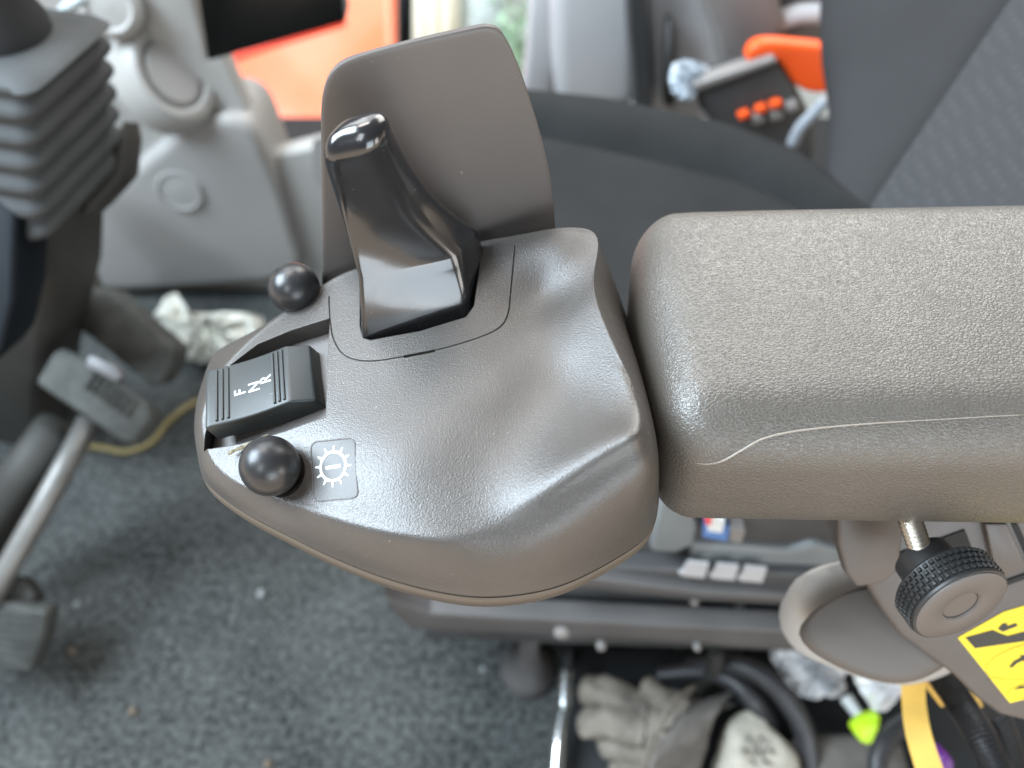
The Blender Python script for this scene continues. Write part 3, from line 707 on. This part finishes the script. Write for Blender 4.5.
# ================================================================== FRONT CONSOLE, SCREEN
YC = .885
con = thing('side_console', 'light grey moulded side console with round vent and cap', 'console', (-.4, YC, 0))
bm = bmesh.new(); prism(bm, [PY(u, v, YC) for u, v in ((-60, -140), (190, -140), (196, 0), (208, 58), (222, 52), (268, 158), (330, 143), (420, 118), (420, 288), (350, 290), (60, 292), (-60, 292))], (0, .03, 0))
obj('console_body', bevelled(bm, .010, 4), M['panel'], con, 40)
bm = bmesh.new(); prism(bm, [PY(u, v, YC - .020) for u, v in catmull([(66, 236), (104, 196), (156, 150), (208, 120), (250, 126), (274, 175), (294, 235), (294, 276), (180, 290), (80, 288), (60, 258)], 60, closed=True)], (0, .10, 0))
obj('console_bulge', bevelled(bm, .026, 8), M['panel2'], con, 60)
vc = PY(168, 75, YC - .005); va = Vector((.72, -.56, .52)).normalized()
bm = bmesh.new(); lathe(bm, vc, va, [(.052, -.03), (.050, .0), (.046, .012), (.040, .018), (.034, .018), (.031, .010), (.0003, .009)], 40, sx=1.0, sy=1.25)
vk = obj('vent_knob', bm, M['panel'], con, 40)
bm = bmesh.new(); lathe(bm, vc, va, [(.029, .005), (.029, .013), (.026, .017), (.0003, .018)], 40, sx=1.0, sy=1.25); obj('vent_cap', bm, M['panel2'], vk, 40)
cc = PY(180, 190, YC - .020); bm = bmesh.new(); lathe(bm, cc, (0, -1, .1), [(.030, -.005), (.029, .002), (.026, .004), (.025, .0015), (.0003, .0035)], 36); obj('round_cap', bm, M['panel2'], con, 30)
bm = bmesh.new(); r_ = rrect(0, 0, 24, 23, 9, 4); prism(bm, [PY(336 + x, 160 + y, YC - .002) for x, y in r_], (0, .004, 0)); obj('grip_recess', bm, M['panel2'], con, 40)
bm = bmesh.new(); lathe(bm, PY(112, 6, YC - .01), (0.1, -1, .3), [(.034, -.01), (.032, .008), (.024, .013), (.02, .010), (.0003, .012)], 32); obj('round_cap', bm, M['panel'], con, 40)
bm = bmesh.new(); prism(bm, [PY(u, v, .80) for u, v in ((186, -140), (196, -10), (207, 63), (346, 23), (341, -20), (330, -140))], (0, .03, 0))
tag(obj('monitor', bevelled(bm, .004, 2), [M['screen']], None, 30), 'black switched-off monitor above the orange panel', 'monitor')
# ================================================================== OUTSIDE
og = thing('machine_bonnet', 'glossy orange machine bonnet outside the window, below the monitor', 'bonnet', (-.3, 1.5, 0))
on_ = Vector((.05, -.55, .83)).normalized(); op = PY(310, 80, 1.40)
bm = bmesh.new(); prism(bm, [PP(u, v, op, on_) for u, v in ((200, -60), (212, 62), (240, 190), (290, 225), (440, 200), (396, 60), (396, -60))], -on_ * .05)
obj('panel', bevelled(bm, .02, 4), M['orange'], og, 40)
bm = bmesh.new(); tube(bm, [PP(u, v, op, on_) for u, v in ((205, 20), (222, 56), (230, 66), (250, 104), (272, 147))], .008, 10, 30); tube(bm, [PP(u, v, op, on_) for u, v in ((222, 62), (280, 42), (345, 22))], .007, 10, 20)
obj('edge_trim', bm, M['redtrim'], og, None)
bm = bmesh.new(); prism(bm, [PY(u, v, 1.2) for u, v in ((397, -60), (411, -60), (411, 60), (398, 60))], (0, .03, 0)); tag(obj('window_post', bm, M['void'], None, None), 'narrow black window post right of the orange panel', 'post')
bm = bmesh.new(); bmesh.ops.create_grid(bm, x_segments=2, y_segments=2, size=6)
for v in bm.verts: v.co += Vector((0, 7.4, -.9))
yd = obj('yard_ground', bm, mat('yard_concrete', (.6, .61, .57), .9, vary=(2, .2)), None, None); yd['kind'] = 'structure'
wb = thing('cream_boarding', 'cream ribbed boarding outside the cab window', 'boarding', (0, 2.4, -.9))
bm = bmesh.new(); prism(bm, [PY(u, v, 2.3) for u, v in ((405, -40), (459, -40), (459, 140), (405, 140))], (0, .04, 0)); obj('board', bm, M['cream'], wb, None)
bm = bmesh.new(); [tube(bm, [PY(u, -40, 2.29), PY(u + 1, 140, 2.29)], .016, 8) for u in (420, 432, 446)]; obj('rib', bm, M['cream'], wb, None)
bm = bmesh.new(); prism(bm, [PY(u, v, 2.34) for u, v in ((459, -40), (502, -40), (504, 120), (459, 120))], (0, .04, 0)); tag(obj('blue_board', bm, M['paleblue'], None, None), 'pale blue grey board beside the cream boarding outside', 'board')
bm = bmesh.new()
rnd = random.Random(3); cpl = PY(525, 30, 2.2)
for k in range(500):
    p = cpl + Vector((rnd.gauss(0, .045), rnd.gauss(0, .06), rnd.gauss(0, .09) - .1)); a = Vector((rnd.uniform(-1, 1), rnd.uniform(-1, 1), rnd.uniform(-1, 1))).normalized() * .02; b = a.orthogonal().normalized() * .008
    vs = [bm.verts.new(p - a), bm.verts.new(p + b), bm.verts.new(p + a), bm.verts.new(p - b)]; bm.faces.new(vs)
pl = thing('outdoor_shrub', 'pale green shrub outside between blue board and grey trim', 'shrub', (cpl.x, cpl.y, -.9))
obj('foliage', bm, mat('leaf_pale', (.30, .46, .32), .7, vary=(12, .4)), pl, None, smooth=False)
bm = bmesh.new(); tube(bm, [(cpl.x, cpl.y, -.9), (cpl.x + .02, cpl.y, cpl.z - .1), (cpl.x + .04, cpl.y, cpl.z + .12)], [.02, .015, .008], 8); obj('stem', bm, M['taupe'], pl, None)

# ================================================================== RIGHT-HAND TRIM BEHIND THE SEAT
tr = thing('cab_side_trim', 'pale grey moulded cab side trim behind the seat cushion', 'trim', (.2, .95, 0))
YT = .93
bm = bmesh.new(); prism(bm, [PY(u, v, YT) for u, v in ((548, -80), (640, -80), (640, 110), (556, 110), (551, 60))], (0, .08, 0)); obj('pillar_trim', bevelled(bm, .02, 5), M['trim'], tr, 40)
bm = bmesh.new(); prism(bm, [PY(u, v, YT + .05) for u, v in ((536, -80), (552, -80), (556, 110), (520, 110), (525, 70))], (0, .06, 0)); obj('side_wedge', bevelled(bm, .01, 4), M['trim'], tr, 40)
bm = bmesh.new(); prism(bm, [PY(u, v, YT + .02) for u, v in ((638, -80), (760, -80), (760, 120), (638, 120))], (0, .06, 0)); obj('rear_trim', bevelled(bm, .01, 4), M['trim'], tr, 40)
bm = bmesh.new(); pts = [PY(u, v, YT - .005) for u, v in ((634, -60), (637, 20), (640, 60), (643, 110))]; tube(bm, pts, .012, 10, 40)
for k in range(40):
    p = Vector(catmull(pts, 40)[k]); obox(bm, p + Vector((0, -.011, 0)), (.009, 0, 0), (0, .003, 0), (0, 0, .0015))
tag(obj('ribbed_cable', bm, M['trimdark'], None, 40), 'black ribbed cable running down the pale grey cab trim', 'cable')
bm = bmesh.new(); prism(bm, [PY(u, v, YT - .01) for u, v in ((668, 22), (674, 24), (675, 105), (664, 105), (664, 60))], (0, .02, 0)); tag(obj('dark_strip', bm, M['trimdark'], None, None), 'dark upright strip on the trim right of the ribbed cable', 'strip')
def crumple(px, depth, thick, seed, m):
    rn_ = random.Random(seed); poly = [PD(u, v, depth) for u, v in px]; c = sum(poly, Vector()) / len(poly); nrm = (CAM - c).normalized(); b = bmesh.new(); secs = []
    dense = catmull(poly, 40, closed=True)
    for s in (1, .85, .7, .55, .4, .25, .1): secs.append([c + (Vector(p) - c) * s * (1 + rn_.uniform(-.05, .05)) + nrm * (thick * (1 - s ** 3) + rn_.uniform(-1, 1) * thick * .45) for p in dense])
    bk = [[c + (Vector(p) - c) * s - nrm * .002 for p in dense] for s in (.2, .97)]
    loft(b, bk + secs); return b
tag(obj('plastic_bag', crumple([(672, 66), (686, 60), (704, 64), (712, 76), (700, 88), (690, 102), (678, 98), (670, 88)], .88, .007, 5, None), M['bag'], None, 25), 'crumpled clear white plastic bag beside the black switch box', 'bag')
sbx = thing('switch_console', 'black switch box with orange buttons beyond the seat', 'switch box', (.25, .8, .4))
bt = [PD(u, v, .86) for u, v in ((697, 86), (775, 62), (812, 96), (830, 140), (752, 170), (712, 118))]
bt = [PY(u, v, .80) for u, v in ((697, 87), (776, 60), (800, 96), (815, 128), (815, 160), (745, 160), (700, 110))]
bm = bmesh.new(); prism(bm, bt, (0, .035, 0)); obj('housing', bevelled(bm, .006, 3), M['trimdark'], sbx, 30)
bm = bmesh.new(); prism(bm, [PY(u, v, .795) for u, v in ((690, 86), (774, 58), (779, 63), (698, 93))], (0, .02, 0)); obj('lid_edge', bevelled(bm, .003, 2), M['taupe'], sbx, 30)
for u, v in ((744, 116), (761, 110), (776, 105)):
    bm = bmesh.new(); prism(bm, [PY(u + x, v + y, .788) for x, y in ((-6, 0), (4, -4), (7, -2), (6, 2), (-5, 5))], (0, .009, 0)); obj('button', bevelled(bm, .001, 2), M['orangebelt'], sbx, 30)
for u, v in ((758, 120), (776, 116), (792, 108)):
    bm = bmesh.new(); prism(bm, [PY(u + x, v + y, .79) for x, y in ((-7, -1), (5, -5), (8, 0), (6, 4), (-5, 6))], (0, .013, 0)); obj('grey_button', bevelled(bm, .002, 2), M['taupe'], sbx, 30)
bm = bmesh.new(); prism(bm, [PY(u, v, .805) for u, v in catmull([(746, 62), (752, 48), (768, 43), (800, 45), (828, 50), (840, 70), (828, 92), (806, 92), (792, 82), (784, 70), (776, 62), (760, 66)], 50, closed=True)], (0, .018, 0))
tag(obj('orange_guard', bevelled(bm, .005, 4), M['orangebelt'], None, 40), 'bright orange plastic guard above the black switch box', 'guard')
bm = bmesh.new(); prism(bm, [PY(u, v, .86) for u, v in ((690, -60), (770, -60), (782, 10), (790, 30), (760, 62), (722, 80), (715, 40), (700, 5))], (0, .05, 0)); tag(obj('taupe_lever_arm', bevelled(bm, .012, 4), M['taupe'], None, 40), 'taupe plastic arm slanting above the black switch box', 'arm')
bm = bmesh.new(); tube(bm, [PY(u, v, .88) for u, v in ((766, 34), (778, 22), (800, 14), (838, 14))], .011, 12, 20); tag(obj('pale_grab_rail', bm, M['trim'], None, None), 'pale curved grab rail above the orange guard', 'rail')
bm = bmesh.new(); prism(bm, [PY(u, v, .90) for u, v in ((750, -60), (860, -60), (860, 60), (770, 60), (762, 40))], (0, .03, 0)); tag(obj('rear_quarter_panel', bm, M['taupe'], None, None), 'dark taupe rear panel behind the orange guard', 'panel')
bm = bmesh.new(); tube(bm, [PY(u, v, .74) for u, v in ((792, 145), (800, 128), (815, 112), (826, 100))], .006, 10, 16); tag(obj('belt_stalk', bm, mat('stalk_grey', (.25, .27, .30), .4), None, None), 'grey seat belt stalk between cushion and backrest', 'belt stalk')

# ================================================================== STEERING COLUMN WITH GAITER
st = thing('steering_column', 'grey ribbed rubber gaiter on a dark steering column', 'steering column', (-.42, .62, 0))
gx, gy = -.362, .573
def sq(cx_, cy_, h, rr, z, rot=-15):
    a = R(rot); return [(cx_ + x * math.cos(a) - y * math.sin(a), cy_ + x * math.sin(a) + y * math.cos(a), z) for x, y in rrect(0, 0, h * 1.25, h, rr, 6)]
z0, z1 = .545, .428
def gc(z): return gx - .042 * (z0 - z) / (z0 - z1) - .006, gy
secs = [sq(*gc(z0), .015, .01, z0 + .0035), sq(*gc(z0), .049, .014, z0 + .002), sq(*gc(z0), .053, .014, z0 - .003)]
NPL = 6
for k in range(NPL):
    f0 = k / NPL; st_ = (z0 - z1) / NPL; zt = z0 - .006 - st_ * k; hw = .0535 + .0075 * f0
    for t, d in ((.04, -.0058), (.14, -.0062), (.28, -.0042), (.44, -.0010), (.60, .0006), (.74, .0010), (.86, 0), (.95, -.0034)):
        secs.append(sq(*gc(zt - st_ * t), hw + d, .015, zt - st_ * t))
bm = bmesh.new(); loft(bm, secs); obj('rubber_gaiter', bm, M['gaiter'], st, 100)
bm = bmesh.new(); loft(bm, [sq(*gc(.435), .052, .015, .435), sq(-.415, .575, .047, .015, .40), sq(-.462, .60, .047, .015, .30), sq(-.545, .63, .044, .015, .15), sq(-.62, .66, .042, .015, 0)]); obj('column_housing', bm, M['column'], st, 40)
bm = bmesh.new(); prism(bm, [PD(u, v, .63) for u, v in ((-85, 190), (8, 200), (18, 212), (14, 300), (2, 350), (-14, 372), (-85, 380))], (0, .05, -.02)); obj('column_cover', bevelled(bm, .008, 3), M['columnblue'], st, 40)
bm = bmesh.new(); prism(bm, [PD(u, v, .70) for u, v in ((82, 190), (110, 150), (122, 118), (126, 140), (122, 178), (96, 206), (80, 220))], (0, .03, -.02)); obj('column_bracket', bevelled(bm, .006, 3), M['column'], st, 40)
bm = bmesh.new(); lathe(bm, Vector((gx + .002, gy + .004, z0)), (-.05, .05, 1), [(.033, -.002), (.033, .012), (.030, .02), (.030, .10), (.02, .11)], 24); obj('shaft_boss', bm, M['void'], st, 40)
bm = bmesh.new(); prism(bm, [PY(u, v, .82) for u, v in ((56, 10), (74, -6), (90, -4), (86, 6), (66, 14))], (0, .01, 0)); tag(obj('blue_tag', bm, M['paleblue'], None, None), 'pale blue tag behind the top of the ribbed gaiter', 'tag')

# ================================================================== PEDALS
p1_ = thing('upper_pedal', 'dark block pedal behind the ribbed brake pedal', 'pedal', tuple(PZ(120, 340, 0)))
bm = bmesh.new(); prism(bm, [PD(u, v, .90) for u, v in ((64, 318), (84, 286), (112, 292), (176, 348), (172, 366), (158, 388), (150, 386))], Vector((0, .03, -.03))); obj('pad', bevelled(bm, .006, 3), M['pedal'], p1_, 40)
bm = bmesh.new(); tube(bm, [PD(90, 300, .93), PD(70, 250, .97), PD(62, 180, 1.0)], .018, 10); obj('pedal_arm', bm, M['column'], p1_, 40)
p2_ = thing('brake_pedal', 'grey ribbed rubber pedal on a steel rod', 'pedal', tuple(PZ(90, 400, 0)))
top_ = [PD(u, v, .80) for u, v in ((34, 382), (52, 352), (62, 346), (92, 362), (150, 404), (152, 418), (134, 442), (120, 440))]
bm = bmesh.new(); prism(bm, top_, Vector((0, .01, -.022))); obj('pad', bevelled(bm, .005, 3), M['pedal'], p2_, 40)
bm = bmesh.new()
for k in range(7): tube(bm, [PD(85 + k * 6.5, 389 + k * 4.6, .797), PD(95 + k * 6.5, 372 + k * 4.6, .797)], .0018, 6)
obj('tread_rib', bm, M['pedal'], p2_, None)
bm = bmesh.new(); prism(bm, [PD(u, v, .795) for u, v in ((84, 366), (88, 354), (116, 366), (122, 376), (116, 382))], Vector((0, .008, -.01))); obj('wear_plate', bevelled(bm, .003, 2), mat('worn_steel', (.16, .16, .165), .5, .2), p2_, 40)
bm = bmesh.new(); tube(bm, [PD(90, 420, .815), PD(40, 512, .80), PD(2, 578, .80), PD(-40, 650, .80)], .011, 14); obj('rod', bm, M['steel'], p2_, None)
bm = bmesh.new(); tube(bm, [PD(60, 430, .83), PD(22, 480, .84), PD(-30, 560, .85)], .024, 12); tag(obj('pedal_sleeve', bm, M['column'], None, None), 'dark thick sleeve running beside the steel pedal rod', 'sleeve')
p3_ = thing('lower_pedal', 'small dark pedal foot at the bottom of the steel rod', 'pedal', tuple(PZ(20, 640, 0)))
bm = bmesh.new(); prism(bm, [PD(u, v, .80) for u, v in ((-60, 596), (5, 602), (46, 612), (42, 640), (30, 674), (-10, 668), (-60, 660))], Vector((0, .02, -.02))); obj('pad', bevelled(bm, .005, 3), M['pedal'], p3_, 40)
bm = bmesh.new(); prism(bm, [PD(u, v, .81) for u, v in ((-30, 572), (22, 576), (36, 596), (30, 606), (-30, 600))], Vector((0, .01, -.02))); obj('clevis', bevelled(bm, .004, 2), M['column'], p3_, 40)
bm = bmesh.new()
for k in range(7): tube(bm, [PD(-10, 612 + k * 7.5, .797), PD(40 - k * 1.4, 617 + k * 7.5, .797)], .0012, 6)
obj('tread_rib', bm, M['pedal'], p3_, None)
bm = bmesh.new(); box(bm, (-.75, .93, -.004), (-.1, .95, .06)); kb = obj('console_gap_shade', bm, M['void'], con, None, smooth=False)  # dark strip added as the shade in the gap below the console
# white cloth by the console foot
bm = crumple([(150, 320), (168, 296), (178, 292), (186, 312), (232, 312), (262, 318), (262, 352), (215, 362), (178, 358), (160, 340)], 1.10, .03, 9, None)
tag(obj('crumpled_cloth', bm, M['cloth'], None, 50), 'crumpled off-white cloth on the floor below the console', 'cloth')

# ================================================================== CLUTTER UNDER THE ARMREST
bm = bmesh.new(); tr_ = [PZ(u, v, .006) for u, v in ((570, 648), (1200, 690), (1250, 900), (556, 900))]; prism(bm, tr_, (0, 0, .004)); obk = obj('tray_mat', bm, M['void'], None, None, smooth=False); tag(obk, 'black rubber tray mat under the seat base', 'tray mat')
ct = thing('chrome_tool', 'slim chrome tool standing beside the glove', 'tool', tuple(PZ(563, 720, .02)))
a_, b_ = PZ(556, 790, .03), PZ(569, 640, .05)
bm = bmesh.new(); tube(bm, [PZ(556, 790, .03), PZ(559, 740, .033), PZ(565, 708, .036)], [.0075, .0075, .006], 14, 14); obj('handle', bm, M['chrome'], ct, None)
bm = bmesh.new(); pts = catmull([PZ(565, 709, .036), PZ(567, 672, .04)], 28); tube(bm, [Vector(p) for p in pts], [.0075 if (k // 2) % 3 else .0055 for k in range(28)], 14); obj('ferrule', bm, M['chrome'], ct, 40)
bm = bmesh.new(); tube(bm, [PZ(567, 673, .04), PZ(569, 640, .045)], .0045, 10); obj('shaft', bm, M['void'], ct, None)
# glove
gl = thing('work_glove', 'worn tan leather work glove with dark strap on the tray', 'glove', tuple(PZ(680, 740, .0)))
def skinned(chains, rootrad, sub=2):
    me = bpy.data.meshes.new('sk'); vs, es, rr = [], [], []
    idx = {}
    for ch in chains:
        last = None
        for (p, r) in ch:
            key = tuple(round(c, 5) for c in p)
            if key not in idx: idx[key] = len(vs); vs.append(p); rr.append(r)
            i = idx[key]
            if last is not None: es.append((last, i))
            last = i
    me.from_pydata(vs, es, []); o = tmp_obj(me); m = o.modifiers.new('s', 'SKIN'); m.use_smooth_shade = True
    for i, v in enumerate(me.skin_vertices[0].data): v.radius = (rr[i], rr[i] * .8); v.use_root = (i == 0)
    s = o.modifiers.new('u', 'SUBSURF'); s.levels = s.render_levels = sub
    mod_apply(o); out = o.data.copy(); kill(o); return out
from mathutils import noise as mnoise
def rumple(me, amp, scale):
    me.update(); vn = [v.normal.copy() for v in me.vertices]
    for v, n_ in zip(me.vertices, vn):
        c = v.co * scale; k = mnoise.noise(c) + .6 * mnoise.noise(c * 2.1) + .8 * (.3 - abs(mnoise.noise(c * 1.4 + Vector((5, 3, 1)))))
        v.co += n_ * amp * k
    return me
def G(u, v, z): return tuple(PZ(u, v, z))
W0 = (G(700, 748, .045), .034); Pm = (G(660, 736, .05), .036); 
chains = [[W0, Pm, (G(645, 712, .058), .021), (G(622, 698, .056), .017), (G(592, 690, .040), .015), (G(580, 690, .036), .010)],
          [Pm, (G(640, 728, .055), .020), (G(612, 724, .058), .017), (G(588, 724, .045), .015), (G(577, 725, .04), .010)],
          [Pm, (G(640, 752, .042), .019), (G(618, 744, .035), .016), (G(596, 738, .024), .014)],
          [Pm, (G(650, 776, .035), .018), (G(628, 776, .028), .015), (G(606, 774, .022), .013)],
          [W0, (G(688, 712, .06), .016), (G(664, 700, .070), .014), (G(640, 684, .066), .012)]]
obj('hand', rumple(skinned(chains, .03, 3), .0045, 38), M['glove'], gl, None)
bm = bmesh.new(); pts = catmull([G(722, 692, .072), G(700, 712, .098), G(684, 740, .098), G(672, 785, .07)], 24); rows = []
for i, p in enumerate(pts):
    p = Vector(p); wv = Vector((.028, .012, -.006)); rows.append([p - wv, p + wv, p + wv - Vector((0, 0, .012)), p - wv - Vector((0, 0, .012))])
loft(bm, rows); obj('strap', rumple(subdiv(bm, 2), .003, 35), M['glovestrap'], gl, 50)
bm = bmesh.new(); pts = catmull([G(695, 686, .074), G(672, 706, .104), G(652, 740, .104), G(636, 790, .07)], 24); tube(bm, [Vector(p) for p in pts], .003, 8); obj('strap_binding', bm, M['glove'], gl, None)
cuff = catmull([(722, 760), (730, 722), (752, 708), (775, 722), (796, 745), (806, 775), (770, 800), (725, 800)], 36, closed=True)
cz = [PZ(u, v, .075) for u, v in cuff]; cz_c = sum(cz, Vector()) / len(cz)
bm = bmesh.new(); loft(bm, [[cz_c + (p - cz_c) * s + Vector((0, 0, h)) for p in cz] for s, h in ((1, -.06), (1.03, -.03), (1, -.012), (.95, -.004), (.85, .001), (.7, .004), (.55, .006), (.4, .007), (.2, .008), (.05, .008))]); obj('cuff', rumple(subdiv(bm, 1), .006, 26), M['glovecuff'], gl, None)
bm = bmesh.new(); ce = PZ(757, 750, .0865)
for k in range(6):
    a = math.pi * k / 3; d = Vector((math.cos(a), math.sin(a), 0)); tube(bm, [ce, ce + d * .014], .0007, 5); n_ = Vector((-d.y, d.x, 0))
    for s in (-1, 1): tube(bm, [ce + d * .009, ce + d * .014 + n_ * s * .004], .0006, 5)
obj('snowflake_emblem', bm, M['glovestrap'], gl, None)
bm = roundbox(tuple(PZ(785, 782, .01) - Vector((.0, .03, 0))), tuple(PZ(785, 782, .01) + Vector((.10, .03, .05))), (.012, .012, .012), 6); tag(obj('brown_pouch', bm, M['glovestrap'], None, 60), 'dark brown pouch right of the glove cuff at the bottom edge', 'pouch')
bm = crumple([(572, 790), (575, 762), (592, 756), (612, 764), (614, 790)], .93, .012, 4, None); tag(obj('white_rag', bm, M['cloth'], None, 60), 'small white rag below the glove fingers at the bottom edge', 'rag')
# hoses
def hose(name, px, r, m, lb, cat, z=.05, grp=None, ribs=0, smp=60):
    bm = bmesh.new(); pts = [PZ(u, v, zz) if not isinstance(zz, tuple) else PD(u, v, zz[0]) for u, v, zz in px]
    if ribs: cp = catmull(pts, ribs * 4); tube(bm, [Vector(p) for p in cp], [r * (1.0 if k % 4 in (0, 1) else .80) for k in range(len(cp))], 14)
    else: tube(bm, pts, r, 12, smp)
    o = obj(name, bm, m, None, 40); tag(o, lb, cat, grp); return o
hose('black_hose', ((660, 676, .05), (700, 672, .07), (730, 680, .085), (752, 700, .085), (768, 724, .06), (772, 760, .03)), .008, M['hose'], 'thin black hose looping just right of the glove thumb', 'hose')
hose('black_hose', ((690, 668, .06), (730, 664, .09), (765, 678, .10), (790, 704, .09), (806, 738, .07), (812, 790, .04)), .0095, M['hose'], 'outer black hose looping round the glove cuff', 'hose')
hose('black_hose', ((716, 650, .12), (714, 668, .09), (700, 690, .04)), .007, M['column'], 'short grey hose hanging below the seat base rail', 'hose')
hose('black_hose', ((908, 722, .12), (890, 736, .13), (878, 760, .13), (880, 800, .12)), .008, M['hose'], 'thick black hose left of the yellow strap', 'hose')
hose('corrugated_conduit', ((930, 660, (.52,)), (962, 706, (.50,)), (985, 745, (.48,)), (1010, 800, (.47,))), .0088, M['hose'], 'black corrugated conduit right of the yellow strap', 'conduit', ribs=46)
hose('corrugated_conduit', ((992, 712, (.50,)), (1002, 735, (.50,)), (1016, 790, (.50,))), .0090, M['hose'], 'second black corrugated conduit under the bracket corner', 'conduit', ribs=26)
def strap_obj(px, w, lb, m):
    P = [PD(u, v, d) for u, v, d in px]; cp = [Vector(p) for p in catmull(P, 40)]; rows = []
    for i, p in enumerate(cp):
        t = (cp[min(i + 1, 39)] - cp[max(i - 1, 0)]).normalized(); n_ = (CAM - p).normalized(); s = t.cross(n_).normalized() * w[0] * (1 + (w[1] - 1) * i / 39)
        rows.append([p - s, p + s, p + s - n_ * .002, p - s - n_ * .002])
    b = bmesh.new(); loft(b, rows); return tag(obj('yellow_strap', b, m, None, 40), lb, 'strap')
strap_obj(((899, 652, .50), (912, 676, .49), (914, 705, .48), (920, 740, .47), (940, 800, .46)), (.0058, 1.25), 'broad yellow strap hanging below the hinge cover', M['strap'])
strap_obj(((906, 658, .51), (925, 676, .52), (946, 705, .54)), (.0050, .6), 'thin yellow strap end slanting behind the black conduit', M['strap'])
strap_obj(((968, 692, .55), (976, 706, .55), (988, 724, .56)), (.0040, .8), 'yellow strap tip between the two black conduits', M['strap'])
bm = crumple([(900, 655), (926, 650), (941, 662), (930, 674), (908, 668)], .53, .006, 11, None); tag(obj('white_tape', bm, M['wrap'], None, 40), 'white tape wrapped at the top of the yellow strap', 'tape')
for px, dp, sd, lb in (([(770, 648), (842, 652), (844, 676), (820, 698), (794, 690)], .80, 21, 'crumpled white wrapper under the seat base rail'), ([(850, 658), (902, 662), (904, 690), (882, 712), (866, 700)], .74, 22, 'white printed wrapper left of the yellow strap'), ([(820, 682), (838, 674), (846, 690), (834, 698), (824, 694)], .78, 23, 'small pale blue foil scrap between the two wrappers')):
    tag(obj('plastic_wrapper', crumple(px, dp, .010, sd, None), M['wrap'], None, 25), lb, 'wrapper')
bm = bmesh.new()
for k in range(3): prism(bm, [PD(u, v, .725) for u, v in ((878 + k * 3, 672 + k * 6), (896, 669 + k * 6), (896, 672 + k * 6), (878 + k * 3, 675 + k * 6))], (0, .002, -.002))
bm.free()
bm = bmesh.new(); tube(bm, [PD(846, 698, .77), PD(856, 712, .76), (PD(866, 726, .75))], [.006, .005, .004], 10); tag(obj('white_cable_plug', bm, M['white'], None, 40), 'small white plug leading to the lime green piece', 'plug')
bm = bmesh.new(); prism(bm, [PD(u, v, .72) for u, v in ((854, 732), (864, 722), (882, 716), (880, 728), (872, 746), (862, 744))], (0, .012, -.012)); tag(obj('lime_clip', bevelled(bm, .003, 2), M['lime'], None, 40), 'lime green plastic clip left of the yellow strap', 'clip')
bm = bmesh.new(); prism(bm, [PD(u, v, .56) for u, v in ((938, 760), (948, 752), (956, 764), (952, 790), (940, 790))], (0, .012, -.012)); tag(obj('purple_cap', bevelled(bm, .003, 2), M['purple'], None, 40), 'purple cap beside the yellow strap at the bottom edge', 'cap')

# ================================================================== LIGHT
w = bpy.data.worlds.new('World'); scn.world = w; w.use_nodes = True
WN = w.node_tree.nodes; WLk = w.node_tree.links; bgd = WN['Background']; bgd.inputs['Strength'].default_value = 1
tcw = WN.new('ShaderNodeTexCoord'); sepw = WN.new('ShaderNodeSeparateXYZ'); rpw = WN.new('ShaderNodeValToRGB')   # daylight sky above, sunlit earth yard below the horizon
WLk.new(tcw.outputs['Generated'], sepw.inputs[0]); mrw = WN.new('ShaderNodeMapRange'); mrw.inputs['From Min'].default_value = -1
WLk.new(sepw.outputs['Z'], mrw.inputs['Value']); WLk.new(mrw.outputs['Result'], rpw.inputs['Fac']); WLk.new(rpw.outputs['Color'], bgd.inputs['Color'])
rpw.color_ramp.elements[0].position = .44; rpw.color_ramp.elements[0].color = (2.0, 1.66, 1.34, 1)
rpw.color_ramp.elements[1].position = .56; rpw.color_ramp.elements[1].color = (.16, .165, .17, 1)
def area(name, loc, target, sx_, sy_, power, col):
    l = bpy.data.lights.new(name, 'AREA'); l.shape = 'RECTANGLE'; l.size = sx_; l.size_y = sy_; l.energy = power; l.color = col
    o = bpy.data.objects.new(name, l); COL.objects.link(o); o.location = loc
    o.rotation_euler = (Vector(target) - Vector(loc)).to_track_quat('-Z', 'Y').to_euler(); return o
area('windscreen_light', (-1.26, .30, 1.73), (-.05, .18, .6), 1.1, .95, 112, (.74, .88, 1))
area('front_quarter_light', (-.75, 1.35, 1.65), (-.05, .2, .6), .7, .7, 4, (.95, .98, 1))
area('roof_hatch_light', (-.40, .82, 1.95), (-.02, .2, .6), .65, .26, 10, (1, .93, .88))
area('side_window_light', (.75, 1.6, 1.70), (.1, .25, .6), 1.3, .9, 36, (1, .98, .93))
area('door_light', (.55, -1.3, .82), (0, .25, .6), .9, .7, 17, (.80, .91, 1))
area('door_glass_light', (-.68, -1.3, 1.95), (0, .25, .6), .6, .9, 16, (.86, .94, 1))
area('rear_window_light', (1.25, -.65, .82), (0, .25, .62), .5, .5, 6, (1, .97, .92))
area('yard_fill_light', (-.1, 2.6, 2.2), (0, 2.5, 0), 3, 1.6, 62, (.95, .98, 1))  # added lamp standing in for open sky, brightens yard and bonnet

scn.render.engine = 'CYCLES'
scn.cycles.use_denoising = True
scn.cycles.max_bounces = 6
scn.view_settings.view_transform = 'Standard'; scn.view_settings.look = 'None'; scn.view_settings.exposure = 0; scn.view_settings.gamma = 1
